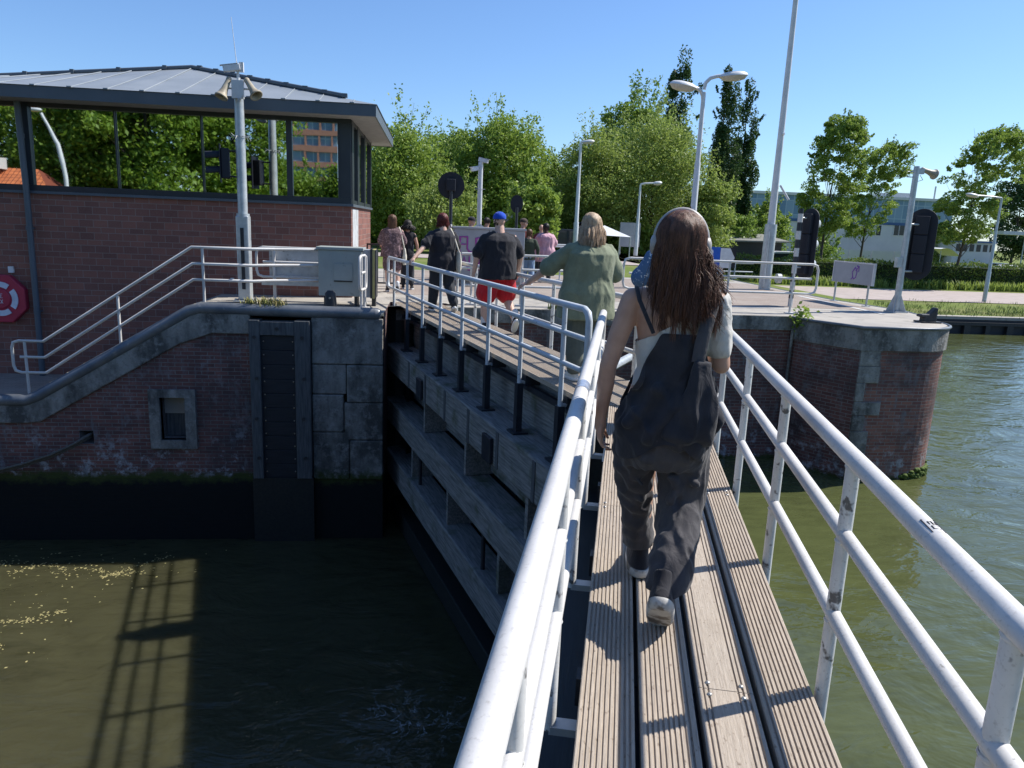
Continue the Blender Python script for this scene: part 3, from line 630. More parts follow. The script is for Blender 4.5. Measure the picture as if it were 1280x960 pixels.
tp.build('tape_band', 'silver', near)
# small stamped mark on the right handrail: three letter-like strokes in a box
def strokes(mb, segs, r, ax=None):
    for s_ in segs: mb.tube(s_, r, 6)
hr = MB(frame(A1)); ph = lambda du, t: (.815+.0318*math.sin(t), 1.86+du, .87+.0318*math.cos(t))
for s_ in ([(0, -.5), (0, .5), (.08, .5), (.08, -.5), (0, -.5)], [(.016, .3), (.016, -.2), (.034, -.2), (.034, .3)], [(.062, .3), (.044, .3), (.044, .05), (.062, .05), (.062, -.2), (.044, -.2)]):
    hr.tube([ph(*q) for q in s_], .0016, 5)
hr.build('stamped_mark', 'ink', near)
# operating strut from far leaf to the recess wall
s_ = MB(); q0 = Lp(A2, 8.2, 4.1); q1 = (4.6, 14.4)
s_.tube([(*q0, -.35), (q1[0], q1[1], -.55)], .08, 4); s_.tube([(q0[0]+.35, q0[1]-.1, -.5), (q1[0]+.4, q1[1], -.7)], .045, 4)
s_.build('operating_strut', 'galv', far)
for k in range(5):      # long diagonal ribs on the planking below
    pass
# ---------------------------------------------------------------- control building
bl = empty('control_building', (-6, 15.55, 0), 'single storey brick lock control building with mirrored windows and zinc roof', 'building')
XR, YB = -1.66, 20.1; SI = 1.82
MB().wall([(-16, 15.55), (XR, 15.55), (XR, YB), (-16, YB)], -2.2, SI).build('wall', 'brick_bld', bl)
gr = MB().wall([(XR+.006, 15.75), (XR+.006, 16.9)], .1, 1.78); gr.build('painted_patch', 'board_white', bl)
sl_ = MB(); sl_.box(-16, XR+.05, 15.49, 15.66, SI, SI+.05); sl_.box(XR-.11, XR+.051, 15.662, YB+.05, SI, SI+.05); sl_.build('sill', 'fascia', bl)
wf = MB(); yF = 15.52
wf.box(-16, XR+.01, yF, yF+.09, SI+.051, 1.98); wf.box(-16, XR+.01, yF, yF+.09, 3.40, 3.62)
wf.build('window_frame', 'frame', bl)
xm = [-16, -10.8, -9.3, -7.66, -6.06, -4.48, -2.84, -1.90]
for i, x in enumerate(xm[1:]):
    wd = .11 if x in (-2.84,) else (.12 if x == -7.66 else .025)
    if x == -1.90: wd = .02
    MB().box(x-wd/2, x+wd/2, yF-.012, yF+.08, 1.981, 3.399).build('mullion', 'frame', bl)
for i in range(len(xm)-1):
    x0, x1 = xm[i]+.02, xm[i+1]-.02
    MB().add([(x0, yF+.04, 1.97), (x1, yF+.04, 1.97), (x1, yF+.04, 3.41), (x0, yF+.04, 3.41)], [(0, 1, 2, 3)]).build('window_pane', 'glass', bl)
cn = MB(); cn.box(-1.89, XR+.0, 15.53, 15.6, 1.981, 3.399); cn.box(XR-.10, XR+.02, 15.601, 15.95, SI+.051, 3.5); cn.box(XR-.06, XR+.03, 16.6, 17.0, SI+.051, 3.5); cn.box(XR-.06, XR+.03, 18.2, 18.5, SI+.051, 3.5); cn.box(XR-.06, XR+.03, 19.9, 20.1, SI+.051, 3.5); cn.box(XR-.1, XR+.02, 15.95, 20.1, 3.4, 3.62); cn.box(XR-.1, XR+.02, 15.95, 20.1, SI+.051, 1.95)
cn.build('corner_post', 'frame', bl)
for y0, y1 in ((15.95, 16.6), (17.0, 18.2), (18.5, 19.9)):
    MB().add([(XR-.02, y0, 1.95), (XR-.02, y1, 1.95), (XR-.02, y1, 3.4), (XR-.02, y0, 3.4)], [(0, 1, 2, 3)]).build('window_pane', 'glass', bl)
MB().box(-16, XR-.12, 15.7, 19.9, 1.9, 1.95).build('inner_ledge', 'frame', bl)
# roof: fascia ring, soffit, hipped zinc planes with standing seams
XE, YE, YF2 = -1.12, 14.85, 20.75; ZF0, ZF1 = 3.47, 3.68
ff = MB(); ff.prism([(-16.4, YE), (XE, YE), (XE, YE+.03), (-16.4, YE+.03)], ZF0, ZF1); ff.prism([(XE-.03, YE+.031), (XE, YE+.031), (XE, YF2), (XE-.03, YF2)], ZF0, ZF1)
ff.prism([(-16.4, YF2-.03), (XE-.031, YF2-.03), (XE-.031, YF2), (-16.4, YF2)], ZF0, ZF1); ff.build('fascia', 'fascia', bl)
so_ = MB(); so_.add([(-16.4, YE+.03, ZF0+.01), (XE-.03, YE+.03, ZF0+.01), (XE-.03, YF2-.03, ZF0+.01), (-16.4, YF2-.03, ZF0+.01)], [(3, 2, 1, 0)]); so_.build('soffit', 'soffit', bl)
YR, ZR, XP = 17.8, 4.62, -5.27
_q = at(0, 96, Y=17.8); ZL = lambda x: ZR+(_q[2]-ZR)/(_q[0]-XP)*(x-XP)
roofv = [(-16.4, YE-.02, ZF1+.005), (XE+.02, YE-.02, ZF1+.005), (XE+.02, YF2+.02, ZF1+.005), (-16.4, YF2+.02, ZF1+.005), (XP, YR, ZR), (-16.4, YR, ZL(-16.4))]
rm = MB().add(roofv, [(1, 2, 4), (2, 3, 5, 4)]); xr = [XP-(k*(16.4+XP)/18) for k in range(19)]
for xa, xb in zip(xr[:-1], xr[1:]): rm.add([(xb, YE-.02, ZF1+.005), (xa, YE-.02, ZF1+.005), (xa, YR, ZL(xa)), (xb, YR, ZL(xb))], [(0, 1, 2, 3)])
rm.add([(XP, YE-.02, ZF1+.005), (XE+.02, YE-.02, ZF1+.005), (XP, YR, ZR)], [(0, 1, 2)])
rf = rm.build('roof', 'zinc', bl)
sm_ = MB()
for k in range(22):                     # front plane seams run up the slope
    x = -1.55-k*.62
    t = 1.0 if x <= XP else (XE-x)/(XE-XP)
    if t < .08: continue
    y1 = YE+(YR-YE)*t; z1 = ZF1+((ZR if x > XP else ZL(x))-ZF1)*t; sm_.tube([(x, YE, ZF1+.014), (x, y1, z1+.014)], .012, 4)
    for yy, zz in ((YE-.03, ZF1),): sm_.box(x-.05, x+.03, YE-.045, YE+.02, ZF1+.0, ZF1+.022)
sm_.build('seam', 'zinc', rf)['kind'] = 'stuff'
rc = MB(); rc.tube([(-16.4, YR, ZL(-16.4)+.03), (XP, YR, ZR+.03), (XE-.62, YE+.45, ZF1+.19)], .045, 8); rc.tube([(XP, YR, ZR+.03), (XE-.1, YF2-.2, ZF1+.05)], .04, 8)
for k in range(9): t = (k+.5)/9*.9; rc.box(XP+(XE-XP)*t-.05, XP+(XE-XP)*t+.05, YR+(YE-YR)*t-.05, YR+(YE-YR)*t+.05, ZR+(ZF1-ZR)*t+.02, ZR+(ZF1-ZR)*t+.09)
for k in range(9): rc.box(XP-.6-k*.95, XP-.52-k*.95, YR-.06, YR+.06, ZL(XP-.56-k*.95), ZL(XP-.56-k*.95)+.085)
rc.build('ridge_cap', 'fascia', rf)
dp = MB(); dp.tube([(-7.70, 15.38, 3.46), (-7.70, 15.42, 1.9), (-7.72, 15.42, -1.71)], .055, 14); dp.tube([(-7.70, 15.40, 2.9), (-7.70, 15.40, 2.82)], .064, 14)
for z in (1.2, -.4): dp.tube([(-7.71, 15.42, z), (-7.71, 15.42, z-.07)], .064, 14); dp.box(-7.75, -7.67, 15.42, 15.55, z-.05, z-.02)
dp.build('downpipe', 'fascia', bl)
MB().box(-8.22, -8.12, 15.51, 15.549, .30, .42).build('wall_socket', 'plastic_white', bl)
MB().box(-4.05, -3.98, 15.53, 15.549, .28, .33).build('wall_tag', 'plastic_white', bl)
# ---------------------------------------------------------------- lifebuoy box
O = (-8.36, 15.42, -.2); lb = empty('lifebuoy_case', O, 'octagonal red lifebuoy case with white ring on the brick wall', 'lifebuoy')
oc = [(O[0]+.5*math.cos(R(22.5+45*k)), O[2]+.5*math.sin(R(22.5+45*k))) for k in range(8)]
bevel(MB().prism(oc, 15.40, 15.54, 'y').build('case', 'red_plastic', lb), .02)
def ring(mb, c, r0, r1, a0, a1, y, th, n=12):
    P = [(c[0]+r0*math.cos(R(a0+(a1-a0)*i/n)), c[2]+r0*math.sin(R(a0+(a1-a0)*i/n))) for i in range(n+1)]+[(c[0]+r1*math.cos(R(a1+(a0-a1)*i/n)), c[2]+r1*math.sin(R(a1+(a0-a1)*i/n))) for i in range(n+1)]
    mb.prism(P, y-th, y, 'y')
for k in range(4):
    rg = MB(); ring(rg, O, .23, .335, -36+90*k, 36+90*k, 15.398, .02); rg.build('ring_segment', 'lb_white', lb)
dsc = MB(); dsc.lathe([(.20, 0), (.20, .012), (.17, .016)], (O[0], 15.40, O[2]), 28, (0, -1, 0)); dsc.build('centre_disc', 'red_plastic', lb)
tx = MB(); gl = {'O': [[(0, 0), (0, 1), (.7, 1), (.7, 0), (0, 0)]], 'N': [[(0, 0), (0, 1), (.7, 0), (.7, 1)]], 'E': [[(.7, 0), (0, 0), (0, 1), (.7, 1)], [(0, .5), (.5, .5)]], 'M': [[(0, 0), (0, 1), (.35, .5), (.7, 1), (.7, 0)]], 'A': [[(0, 0), (.35, 1), (.7, 0)], [(.15, .4), (.55, .4)]], 'X': [[(0, 0), (.7, 1)], [(0, 1), (.7, 0)]],
      'F': [[(0, 0), (0, 1), (.7, 1)], [(0, .5), (.5, .5)]], 'U': [[(0, 1), (0, .2), (.2, 0), (.5, 0), (.7, .2), (.7, 1)]], 'C': [[(.7, .85), (.5, 1), (.15, .95), (0, .6), (0, .3), (.2, 0), (.5, 0), (.7, .15)]], 'K': [[(0, 0), (0, 1)], [(.65, 1), (.05, .5), (.7, 0)]], 'S': [[(.7, .85), (.4, 1), (.05, .85), (.1, .6), (.6, .4), (.7, .2), (.4, 0), (0, .12)]],
      'P': [[(0, 0), (0, 1), (.6, 1), (.7, .75), (.6, .5), (0, .5)]], 'T': [[(.35, 0), (.35, 1)], [(0, 1), (.7, 1)]], 'R': [[(0, 0), (0, 1), (.6, 1), (.7, .75), (.6, .5), (0, .5)], [(.3, .5), (.7, 0)]], 'L': [[(0, 1), (0, 0), (.6, 0)]], 'I': [[(.2, 0), (.2, 1)]], '-': [[(0, .5), (.6, .5)]]}
def write(mb, text, x, y, z, h, r, adv=.95, wob=0):
    for ch in text:
        for s_ in gl.get(ch, []): mb.tube([(x+a*h*.8+random.uniform(-wob, wob), y, z+b*h+random.uniform(-wob, wob)) for a, b in s_], r, 6, flat=((0, 1, 0), .25))
        x += h*adv*.8
write(tx, 'ONE', O[0]-.1, 15.383, O[2]+.02, .075, .006); write(tx, 'MAX', O[0]-.1, 15.383, O[2]-.09, .075, .006); tx.build('lettering', 'lb_white', lb)
# ---------------------------------------------------------------- railings
def simple_rail(name, label, pts, zs, posts, loopA=False, loopB=False, mat='white_paint', r=.024, z0=0, group=None, foot=True, pr=None):
    "pts: plan polyline (x, y, base z); zs rail heights over it; posts: list of (x, y, z base)"
    o = empty(name, posts[0], label, 'railing', group); rl = MB(); hi, lo = max(zs), min(zs)
    for z in zs: rl.tube([(x, y, b+z) for x, y, b in pts], r, 12)
    for flag, a, b in ((loopA, pts[0], pts[1]), (loopB, pts[-1], pts[-2])):
        if flag:
            d = (Vector(a)-Vector(b)); d.z = 0; d.normalize(); q = .1; P = Vector(a); rl.tube([P+Vector((0, 0, hi)), P+d*.09+Vector((0, 0, hi-.03)), P+d*.12+Vector((0, 0, hi-.12)), P+d*.12+Vector((0, 0, lo+.12)), P+d*.09+Vector((0, 0, lo+.03)), P+Vector((0, 0, lo))], r, 12)
    rl.build('rail', mat, o)
    for x, y, b in posts:
        p_ = MB(); p_.tube([(x, y, b), (x, y, b+hi)], pr or r, 12)
        if foot: p_.box(x-.09, x+.09, y-.07, y+.07, b, b+.02)
        p_.build('post', mat, o)
    return o
simple_rail('stair_railing', 'white three bar railing sloping down the steps to a rounded end', [(-7.02, 13.35, -1.66), (-6.62, 13.35, -1.66), (-4.1, 13.35, .02), (-3.1, 13.35, .02), (-2.9, 13.6, .02), (-2.0, 14.05, .02)], (.44, .71, .99), [(-6.93, 13.35, -1.66), (-5.36, 13.35, -.85), (-3.93, 13.35, .02)], loopA=True)
simple_rail('quay_railing', 'white railing holding the dirty white boards by the grey cabinet', [(-3.2, 14.6, 0), (-1.4, 14.6, 0)], (.45, .73, 1.0), [(-3.0, 14.6, 0), (-1.35, 14.6, 0)], loopA=True, pr=.03)
db = empty('barrier_board', (-2.6, 14.7, .4), 'long dirty white board fixed behind the quay railing left of the cabinet', 'board')
for k in range(2):
    b = MB().box(-3.1, -1.5, 14.66, 14.69, .47+k*.26, .725+k*.26); bevel(b.build('plank', 'board_white', db), .006)
MB().box(-3.22, -1.5, 14.52, 14.58, .30, .38).build('lower_bar', 'galv', db)
nr = simple_rail('short_railing', 'narrow looped white rail post in front of the grey cabinet corner', [(-1.28, 13.5, 0), (-1.24, 13.8, 0)], (.35, .65, .95), [(-1.28, 13.55, 0), (-1.24, 13.8, 0)], loopA=True, loopB=True)
# recess quay railings
simple_rail('quay_railing', 'white railing behind the man in red shorts, in front of the graffiti cabinet', [(.55, 14.95, 0), (3.1, 14.95, 0)], (.38, .72, 1.0), [(.75, 14.95, 0), (1.75, 14.95, 0), (2.85, 14.95, 0)], loopB=True)
simple_rail('quay_railing', 'white railing with rounded ends on the quay right of the woman in dungarees', [(3.95, 14.93, 0), (7.85, 14.93, 0)], (.42, .73, 1.03), [(4.3, 14.93, 0), (6.05, 14.93, 0), (7.45, 14.93, 0)], loopA=True, loopB=True)
simple_rail('quay_railing', 'pale railing far behind the two women at the end of the gate', [(-4.6, 25.5, 0), (-2.55, 25.5, 0)], (.35, .7, 1.0), [(-4.2, 25.5, 0), (-2.75, 25.5, 0)], loopB=True, mat='galv_white')
simple_rail('quay_railing', 'short pale railing behind the blonde woman near the white parasol', [(3.6, 22.5, 0), (5.0, 22.5, 0)], (.3, 1.0), [(3.8, 22.5, 0), (4.8, 22.5, 0)], loopB=True, mat='galv_white')
simple_rail('quay_railing', 'long pale railing beyond the person in the pink shirt', [(2.2, 24.5, 0), (5.6, 25.0, 0)], (.35, .68, 1.0), [(2.5, 24.55, 0), (3.6, 24.7, 0), (4.7, 24.85, 0)], mat='galv_white')
simple_rail('quay_railing', 'low green grey railing in front of the hedge behind the blue sign', [(7.5, 26.0, 0), (11.5, 26.2, 0)], (.25, .55), [(8.0, 26.0, 0), (9.4, 26.1, 0), (10.8, 26.15, 0)], mat='galv')
sr = empty('black_gate', (-1.35, 18.5, 0), 'black barred pedestrian gate behind the grey cabinet', 'gate')
q = MB(); q.tube([(-1.6, 18.5, .08), (-1.6, 18.5, 1.0), (-.5, 18.5, 1.0), (-.5, 18.5, .08), (-1.6, 18.5, .08)], .02, 8); q.build('gate_frame', 'black_steel', sr)
q = MB()
for k in range(7): q.tube([(-1.5+.15*k, 18.5, .1), (-1.5+.15*k, 18.5, 1.0)], .01, 6)
q.build('bar', 'black_steel', sr)['kind'] = 'stuff'
# ---------------------------------------------------------------- cabinets, bollards
gc = empty('electrical_cabinet', (-1.66, 14.1, 0), 'dull grey green metal cabinet on the quay edge beside the pole', 'cabinet')
bevel(MB().box(-2.08, -1.30, 13.9, 14.38, .19, 1.02).build('body', 'cab_grey', gc), .012)
bevel(MB().box(-2.11, -1.27, 13.87, 14.41, 1.021, 1.075).build('lid', 'cab_grey', gc), .01)
MB().box(-1.80, -1.47, 13.885, 13.899, .48, .78).build('hatch', 'cab_grey', gc); MB().box(-1.80, -1.47, 13.88, 13.899, .455, .475).build('hatch_hinge', 'cast_black', gc)
q = MB(); [q.box(x, x+.06, 14.0, 14.3, 0, .19) for x in (-2.0, -1.45)]; q.build('foot', 'cast_black', gc)
MB().box(-1.297, -1.16, 14.0, 14.42, .17, 1.04).build('side_door', 'cab_light', gc)
bb = empty('boom_barrier', (-1.1, 14.2, 0), 'upright black and yellow striped barrier plate right of the cabinet', 'barrier')
MB().box(-1.155, -1.12, 13.95, 14.42, .16, 1.06).build('black_edge', 'black_steel', bb); MB().box(-1.118, -1.075, 13.96, 14.42, .16, 1.05).build('yellow_plate', 'yellow', bb); MB().box(-1.073, -1.055, 13.97, 14.42, .16, 1.04).build('black_back', 'black_steel', bb)
MB().box(-1.14, -1.07, 14.1, 14.3, 0, .16).build('foot', 'cast_black', bb)
GC = at(612, 300, Y=19.5); x0 = at(567, 300, Y=19.5)[0]; x1 = at(656, 300, Y=19.5)[0]
g2_ = empty('electrical_cabinet', ((x0+x1)/2, 19.7, 0), 'wide light grey cabinet sprayed with purple graffiti behind the railings', 'cabinet')
bevel(MB().box(x0, x1, 19.5, 20.1, .12, 1.44).build('body', 'cab_light', g2_), .015); bevel(MB().box(x0-.03, x1+.03, 19.47, 20.13, 1.441, 1.50).build('lid', 'cab_light', g2_), .01)
MB().box(x0+.05, x1-.05, 19.55, 20.05, 0, .12).build('plinth', 'concrete', g2_)
MB().box((x0+x1)/2-.006, (x0+x1)/2+.006, 19.494, 19.4995, .15, 1.42).build('door_gap', 'ink', g2_)
random.seed(11); gg = MB(); write(gg, 'FUCK', x0+.16, 19.488, .86, .38, .022, .68, .012); write(gg, 'S', x1-.42, 19.488, .92, .34, .02, 1, .01); write(gg, 'ALL', x0+.2, 19.488, .40, .34, .02, .85, .02)
gg.tube([(x0+.05, 19.488, .80), (x0+1.2, 19.488, .77)], .014, 6, flat=((0, 1, 0), .3)); write(gg, 'CP', x0+1.0, 19.488, .2, .22, .016, 1, .02); gg.build('graffiti', 'magenta', g2_)
bo = empty('mooring_bollard', (-1.79, 13.3, 0), 'black rounded mooring bollard in front of the grey cabinet', 'bollard')
q = MB(); q.loft([((-1.79, 13.32, 0), .13, .1, 3), ((-1.79, 13.32, .06), .11, .09, 3), ((-1.79, 13.32, .2), .10, .085, 3), ((-1.79, 13.32, .30), .09, .08, 2.5), ((-1.79, 13.32, .345), .05, .05)]); q.build('body', 'cast_black', bo)
MB().lathe([(.018, 0), (.018, .02)], (-1.79, 13.235, .22), 8, (0, -1, 0)).build('bolt', 'screw', bo)
b2 = empty('mooring_bollard', (9.85, 13.95, 0), 'black wedge shaped mooring cleat on the rounded pier', 'bollard')
q = MB(); q.prism([(9.74, 0), (10.02, 0), (10.03, .30), (9.99, .31), (9.86, .17), (9.68, .17), (9.66, .12), (9.75, .10)], 13.87, 14.03, 'y'); bevel(q.build('horn', 'cast_black', b2), .02); MB().box(9.68, 10.08, 13.8, 14.1, 0, .03).build('base_plate', 'cast_black', b2)
# rope in the wall
rp = MB(); P = [(-5.9, 13.35, -2.30), (-5.93, 13.02, -2.31), (-6.1, 12.97, -2.42), (-6.5, 12.97, -2.62), (-6.95, 12.96, -2.78), (-7.5, 12.95, -2.93), (-8.6, 12.9, -3.3)]
rp.tube(P, .028, 8); rp.tube([(p_[0]+.02, p_[1]-.03, p_[2]+.045) for p_ in P], .024, 8)
tag(rp.build('mooring_rope', 'rope', loc=P[1]), 'doubled grey mooring rope hanging from the hole in the lock wall', 'rope')
# ---------------------------------------------------------------- poles, horns, signals, lamps, signs
def horn(parent, p, az, tilt=-12, L=.34, rm=.105, s=1.0):
    d = Vector((math.sin(R(az))*math.cos(R(tilt)), math.cos(R(az))*math.cos(R(tilt)), math.sin(R(tilt)))); p = Vector(p); h = MB()
    pr_ = [(.045*s, 0), (.048*s, .08*s), (.05*s, .10*s), (.058*s, .2*s), (.078*s, .28*s), (rm*s, L*s), (rm*s+.012, (L+.005)*s), (rm*s+.012, (L+.03)*s), (rm*s-.008, (L+.03)*s), (rm*s-.03, (L-.03)*s), (.05*s, (L-.12)*s)]
    h.lathe(pr_, p, 20, d, cap=False); h.ell(p-d*.0, (.05*s, .05*s, .05*s)); o = h.build('horn_loudspeaker', 'horn', parent)
    b = MB(); b.lathe([(.052*s, (L-.12)*s), (.03*s, (L-.11)*s), (.026*s, (L-.06)*s), (.001, (L-.055)*s)], p, 14, d, cap=False); b.build('throat', 'horn_in', o)
def cctv(parent, p, az, mat='plastic_white'):
    c = MB(); p = Vector(p); F = frame(az, p) @ Matrix.Rotation(R(-12), 4, 'X'); c.F = F; c.box(-.055, .055, -.06, .22, -.055, .055); o = c.build('camera', mat, parent); bevel(o, .012)
    c = MB(F); c.box(-.06, .06, -.04, .26, .057, .064); c.build('sun_hood', mat, o); c = MB(F); c.lathe([(.03, 0), (.03, .01)], (0, .2, 0), 14, (0, 1, 0)); c.build('lens', 'lens_dark', o)
    return o
px, py = -3.44, 14.2
sp = empty('loudspeaker_pole', (px, py, .02), 'grey steel pole with two beige horns and a camera beside the control building', 'pole')
q = MB(); q.box(px-.11, px+.11, py-.11, py+.11, .05, 1.56); bevel(q.build('lower_shaft', 'galv', sp), .02)
q = MB(); q.tube([(px, py, 1.56), (px, py, 2.4), (px, py, 3.72)], [.085, .085, .078], 20); q.tube([(px, py, 1.5), (px, py, 1.60)], .115, 20); q.build('upper_shaft', 'galv', sp)
q = MB(); q.box(px-.19, px+.19, py-.17, py+.17, .02, .05); [q.lathe([(.018, 0), (.018, .03)], (px+a*.15, py+b*.13, .05), 6) for a in (-1, 1) for b in (-1, 1)]; q.build('base_plate', 'galv', sp)
q = MB(); q.box(px-.03, px+.03, py-.125, py-.111, .25, 1.35); q.build('cable_strip', 'black_steel', sp)
q = MB()
for k in range(14):
    a = k*360/14; d = Vector((math.cos(R(a)), math.sin(R(a)), 0)); z = 2.92
    q.tube([Vector((px, py, z))+d*.07, Vector((px, py, z+.01))+d*.13, Vector((px, py, z+(.05 if k % 2 else -.06)))+d*.19], [.008, .006, .002], 5)
q.tube([(px, py, 2.90), (px, py, 2.95)], .09, 16); q.build('spike_collar', 'galv', sp)
q = MB(); q.box(px-.09, px+.11, py-.12, py-.06, 3.55, 3.85); q.tube([(px-.2, py-.05, 3.72), (px+.22, py-.05, 3.72)], .018, 8); q.tube([(px, py, 3.7), (px, py, 4.02)], .025, 8); q.tube([(px-.02, py-.1, 3.6), (px+.05, py-.16, 3.5), (px+.1, py-.12, 3.62)], .008, 6); q.build('bracket', 'galv_white', sp)
horn(sp, (px-.14, py-.06, 3.86), 222, -62, .33, .10); horn(sp, (px+.16, py-.06, 3.86), 128, -48, .33, .10)
q = MB(); q.tube([(px-.10, py, 4.02), (px+.06, py, 4.02)], .02, 8); q.box(px+.03, px+.10, py-.03, py+.03, 4.0, 4.16); q.build('camera_arm', 'plastic_white', sp); cctv(sp, (px-.02, py-.02, 4.07), 255)
q = MB(); q.tube([(px, py, 4.0), (px-.03, py, 4.3), (px-.08, py, 4.88)], [.008, .006, .004], 6); q.build('antenna', 'plastic_white', sp)
# ship signal on that pole
def signal_box(name, label, parent_loc, cx, cy, cz, az, w_, h_, nl, group=None, hood=.2):
    e = empty(name, (cx, cy, cz-h_/2), label, 'signal', group, az); F = frame(az, (cx, cy, cz)); q = MB(F); q.box(-w_/2, w_/2, -.09, .06, -h_/2, h_/2); bevel(q.build('housing', 'black_plate', e), .02)
    q = MB(F); q.box(-w_/2-.06, w_/2+.06, .061, .075, -h_/2-.07, h_/2+.07); q.build('backing_plate', 'black_plate', e)
    for k in range(nl):
        z = h_/2-(k+.5)*h_/nl; hb = MB(F); P = []
        for s_ in range(11):
            t = R(-20+220*s_/10); P.append((.085*math.cos(t), .085*math.sin(t)))
        vs = [(a, .076, z+b) for a, b in P]+[(a, .076+hood, z+b-.02) for a, b in P]; hb.add(vs+[(a*.9, .076, z+b*.9) for a, b in P]+[(a*.9, .076+hood, z+b*.9-.02) for a, b in P], [(i, i+1, 12+i, 11+i) for i in range(10)]+[(23+i, 22+i, 33+i, 34+i) for i in range(10)], smooth=True); hb.build('hood', 'black_plate', e)
        lz = MB(F); lz.lathe([(.075, 0), (.07, .012), (.04, .022)], (0, .076, z), 16, (0, 1, 0)); lz.build('lens', 'lens_dark', e)
    return e
sb_ = signal_box('ship_signal', 'black two light ship signal box hung left of the loudspeaker pole', None, px-.30, py+.05, 2.46, 258, .22, .52, 2, hood=.24)
q = MB(); q.tube([(px-.03, py+.05, 2.68), (px-.24, py+.05, 2.68)], .016, 8); q.tube([(px-.03, py+.05, 2.24), (px-.24, py+.05, 2.24)], .016, 8); q.build('bracket', 'black_steel', sb_)
# oval signal boards
def oval_board(name, label, cx, cy, z0, z1, w_, az, nl, hoods=True):
    e = empty(name, (cx, cy, z0), label, 'signal board', None, az); F = frame(az, (cx, cy, 0)); r = w_/2; P = [(r*math.cos(R(a)), z1-r+r*math.sin(R(a))) for a in range(0, 181, 12)]+[(r*math.cos(R(a)), z0+r+r*math.sin(R(a))) for a in range(180, 361, 12)]
    q = MB(F); q.prism(P, .0, .03, 'y'); bevel(q.build('board', 'black_plate', e), .008)
    q = MB(F); n = nl; h_ = (z1-z0-w_*.55)/n
    for k in range(n): q.box(-r*.45, r*.45, -.12, .0, z0+w_*.3+k*h_, z0+w_*.3+(k+1)*h_-.012)
    bevel(q.build('lamp_housing', 'black_plate', e), .012); q = MB(F); q.box(-r*.8, -r*.62, -.05, .0, z0+.2, z1-.25); q.build('rail', 'black_steel', e)
    for k in range(n):
        z = z0+w_*.3+(k+.5)*h_; q = MB(F); q.lathe([(.10, 0), (.105, .24), (.095, .24), (.09, 0)], (0, .03, z), 18, (0, 1, 0)); q.build('hood', 'galv' if hoods else 'black_plate', e)
        q = MB(F); q.lathe([(.08, 0), (.05, .02)], (0, .032, z), 14, (0, 1, 0)); q.build('lens', 'lens_dark', e)
    return e
def banded(e, x, y, z0, z1, r, band=.2, lo='white_paint', hi='black_steel', name='banded_pole'):
    z = z0; k = 0
    q1 = MB(); q2 = MB()
    while z < z1: (q1 if k % 2 == 0 else q2).tube([(x, y, z), (x, y, min(z+band, z1))], r, 12); z += band; k += 1
    o = q1.build(name, lo, e); q2.build('black_band', hi, o)
X0, Y0_ = 8.18, 16.4
o1 = oval_board('signal_board', 'tall narrow black signal board with three hoods on black and white banded post', 8.47, 16.5, .62, 2.22, .44, 62, 3)
banded(o1, X0, Y0_, 0, 2.2, .055, .19); q = MB(); q.tube([(X0, Y0_, 2.0), (8.45, 16.5, 2.0)], .02, 8); q.tube([(X0, Y0_, .9), (8.45, 16.5, .9)], .02, 8); q.build('bracket', 'galv', o1)
sx, sy = 10.42, 15.85
s2 = empty('loudspeaker_pole', (sx, sy, 0), 'grey steel pole with one horn carrying the big black oval signal board on the pier', 'pole')
q = MB(); q.tube([(sx, sy, 0), (sx, sy, 1.0), (sx, sy, 3.18)], [.075, .068, .06], 16); q.build('shaft', 'galv', s2); q = MB(); q.box(sx-.18, sx+.18, sy-.18, sy+.18, 0, .025)
for a in range(4):
    d = Vector((math.cos(R(45+90*a)), math.sin(R(45+90*a)), 0)); c_0 = Vector((sx, sy, 0)); q.add([c_0+d*.05+Vector((0, 0, .02)), c_0+d*.21+Vector((0, 0, .02)), c_0+d*.06+Vector((0, 0, .42)), c_0+d*.05+Vector((0, 0, .42)), c_0+d*.05+d.cross(Vector((0, 0, 1)))*.012+Vector((0, 0, .02)), c_0+d*.21+d.cross(Vector((0, 0, 1)))*.012+Vector((0, 0, .02)), c_0+d*.06+d.cross(Vector((0, 0, 1)))*.012+Vector((0, 0, .42)), c_0+d*.05+d.cross(Vector((0, 0, 1)))*.012+Vector((0, 0, .42))], [(0, 1, 2, 3), (7, 6, 5, 4), (1, 5, 6, 2)])
q.build('base_gusset', 'galv', s2); horn(s2, (sx+.14, sy, 3.12), 80, -14, .33, .10)
q = MB(); q.box(sx-.02, sx+.16, sy-.05, sy+.03, 3.02, 3.14); q.tube([(sx-.2, sy, 3.06), (sx+.12, sy, 3.06)], .012, 6); q.tube([(sx-.2, sy, 2.95), (sx+.05, sy, 2.95)], .012, 6); q.tube([(sx+.1, sy, 3.0), (sx+.16, sy-.03, 2.9), (sx+.05, sy, 2.86)], .006, 6); q.build('bracket', 'galv', s2); MB().box(sx-.17, sx-.06, sy-.07, sy+.05, 1.0, 1.22).build('junction_box', 'galv', s2)
o2 = oval_board('signal_board', 'large black oval signal board seen from behind on the pier pole', sx+.40, sy+.10, .72, 2.30, .60, 38, 3, False)
q = MB(); q.tube([(sx+.05, sy, 1.95), (sx+.35, sy+.08, 1.95)], .022, 8); q.tube([(sx+.05, sy, .92), (sx+.35, sy+.08, .92)], .022, 8); q.build('bracket', 'galv', o2)
q = MB()
for k in range(4): q.ell((sx+.40+.20, sy+.10+.05, 1.0+.3*k), (.03, .03, .03), 8, 6)
